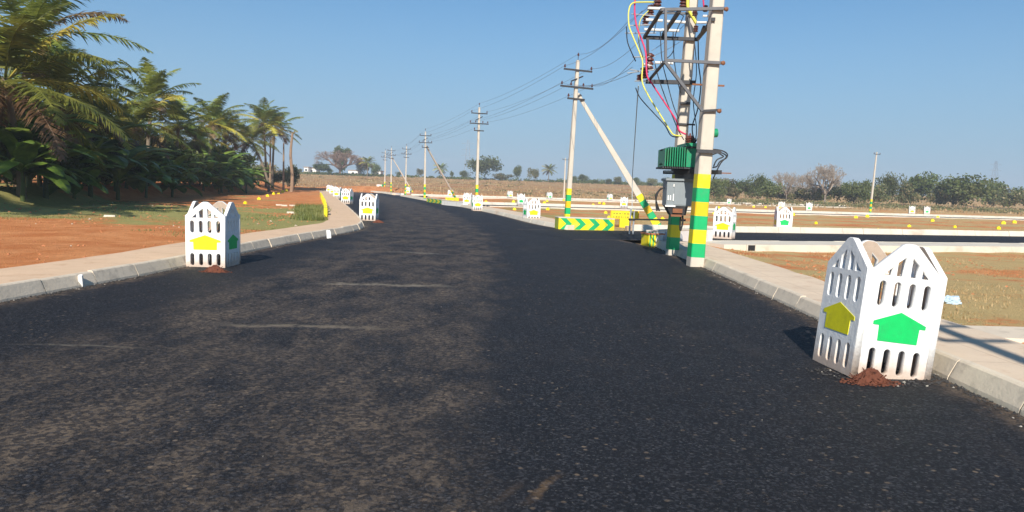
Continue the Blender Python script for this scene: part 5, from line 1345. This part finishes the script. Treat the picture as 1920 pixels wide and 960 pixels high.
# grass on the plots, gravel crumbs along the road edges
rnd = random.Random(41); g1 = []
for k in range(9000):
    x = rnd.uniform(-24, -6.2); y = rnd.uniform(9, 52)
    if y + 0.35 * x < 15 or y > 40: continue
    if noise.noise(Vector((x * 0.22, y * 0.16, 1))) + 0.4 * noise.noise(Vector((x * 1.1, y * 1.1, 2))) > 0.10 and free(x, y, 1.55): g1.append((x, y))
scatter('grass', g1[:3600], lambda x, y: 0.07, 'grass', 7, 'short green grass growing in patches on the left plot', 'grass', 0.16, 0.010, 2)
g2 = []
for k in range(9000):
    x = rnd.uniform(5, 24); y = rnd.uniform(5.5, 45)
    if noise.noise(Vector((x * 0.3, y * 0.2, 7))) + 0.5 * noise.noise(Vector((x * 1.2, y * 1.2, 2))) > 0.05 and free(x, y, 1.5 if y > 8 else 1.2) and not free(x, y, 30): g2.append((x, y))
scatter('grass', g2[:3400], lambda x, y: 0.06, 'dry', 8, 'short dry grass on the plots right of the main road', 'grass', 0.18, 0.008, 3)
g3 = []
for k in range(3000):
    Y = rnd.uniform(118, 330); px = rnd.uniform(480, 1960); g3.append((D(px, 350, Y).x, Y))
scatter('dry_scrub', g3, lambda x, y: 0.40, 'dry', 6, 'dry grass tussocks over the rising land beyond the layout', 'dry grass', 0.6, 0.10, 4)
g4 = [(D(rnd.uniform(560, 612), 350, Y_).x, Y_) for Y_ in [rnd.uniform(27, 42) for _ in range(420)]]
g4 = [q for q in g4 if free(q[0], q[1], 1.5)]
scatter('grass', g4, lambda x, y: 0.22, 'grass', 10, 'taller green weeds beside the yellow edging stones', 'weeds', 0.15, 0.015, 5)
mb = MB(); rr = random.Random(8)
def pebble(x, y, z, s_):
    vs = [Vector((a, b, c)) for a, b, c in ((1, 0, 0), (-1, 0, 0), (0, 1, 0), (0, -1, 0), (0, 0, .7), (0, 0, -.3))]; q = rr.uniform(0, 6)
    vs = [(x + (v.x * math.cos(q) - v.y * math.sin(q)) * s_ * rr.uniform(.6, 1.2), y + (v.x * math.sin(q) + v.y * math.cos(q)) * s_ * rr.uniform(.6, 1.2), z + v.z * s_) for v in vs]
    mb.add(vs, [(0, 2, 4), (2, 1, 4), (1, 3, 4), (3, 0, 4), (2, 0, 5), (1, 2, 5), (3, 1, 5), (0, 3, 5)], 0 if rr.random() < 0.95 else 1)
for pl, side in ((LL, -1), (RN, 1)):
    ns_ = normals(pl)
    for k in range(2600):
        i = rr.randrange(len(pl) - 1)
        if pl[i].y > 32 or pl[i].y < 2: continue
        u_ = rr.random(); p = pl[i].lerp(pl[i + 1], u_); off = abs(rr.gauss(0, 0.07)); p = p + ns_[i] * side * off; pebble(p.x, p.y, 0.004, rr.uniform(0.006, 0.017))
for k in range(320):
    a = rr.uniform(-3.0, 0.6); c = gR.location; r_ = rr.uniform(0.40, 0.62); pebble(c.x + math.cos(a) * r_, c.y + math.sin(a) * r_, 0.004, rr.uniform(0.005, 0.018))
for k in range(420):
    pebble(rr.uniform(-5, 3.5), rr.uniform(2.2, 13), 0.003, rr.uniform(0.003, 0.008))
o = mb.build('gravel', [simple('asphalt_crumb', (0.045, 0.043, 0.043), 0.9, 0.3, 20), simple('pale_chip', (0.34, 0.31, 0.27), 0.9, 0.2, 20)]); tag(o, 'loose asphalt crumbs and chips along the kerbs and guard foot', 'gravel', None, 'stuff')

mb = MB(); rr = random.Random(19)
for k in range(2600):
    if rr.random() < 0.5: x, y = rr.uniform(-20, -6.5), rr.uniform(8.5, 40)
    else: x, y = rr.uniform(5, 22), rr.uniform(6, 24)
    if not free(x, y, 1.45) or noise.noise(Vector((x * .4, y * .4, 9))) < -0.05: continue
    pebble(x, y, hz(x, y) + 0.004, rr.uniform(0.012, 0.05) * (0.6 + y / 40))
o = mb.build('clods', [simple('soil_clod', (0.50, 0.19, 0.08), 0.95, 0.3, 6), simple('plot_chip', (0.5, 0.40, 0.30), 0.95, 0.2, 6)]); tag(o, 'loose clods of red soil and small stones over the plots', 'soil clods', None, 'stuff')
# ================================================================ haze
mb = MB(); mb.box(-1500, 1500, -80, 1400, -8, 52); hzbox = mb.build('haze', []); hzbox.data.materials.clear()
hm = bpy.data.materials.new('haze_air'); hm.use_nodes = True; nt = hm.node_tree; nt.nodes.clear()
pv = nt.nodes.new('ShaderNodeVolumePrincipled'); pv.inputs['Color'].default_value = (0.80, 0.88, 1.0, 1); pv.inputs['Density'].default_value = 0.0007; pv.inputs['Anisotropy'].default_value = 0.0
ou = nt.nodes.new('ShaderNodeOutputMaterial'); nt.links.new(pv.outputs[0], ou.inputs['Volume'])
hzbox.data.materials.append(hm); tag(hzbox, 'thin pale haze in the air over the far fields', 'haze', None, 'stuff')
hm.cycles.homogeneous_volume = True if hasattr(hm.cycles, 'homogeneous_volume') else None
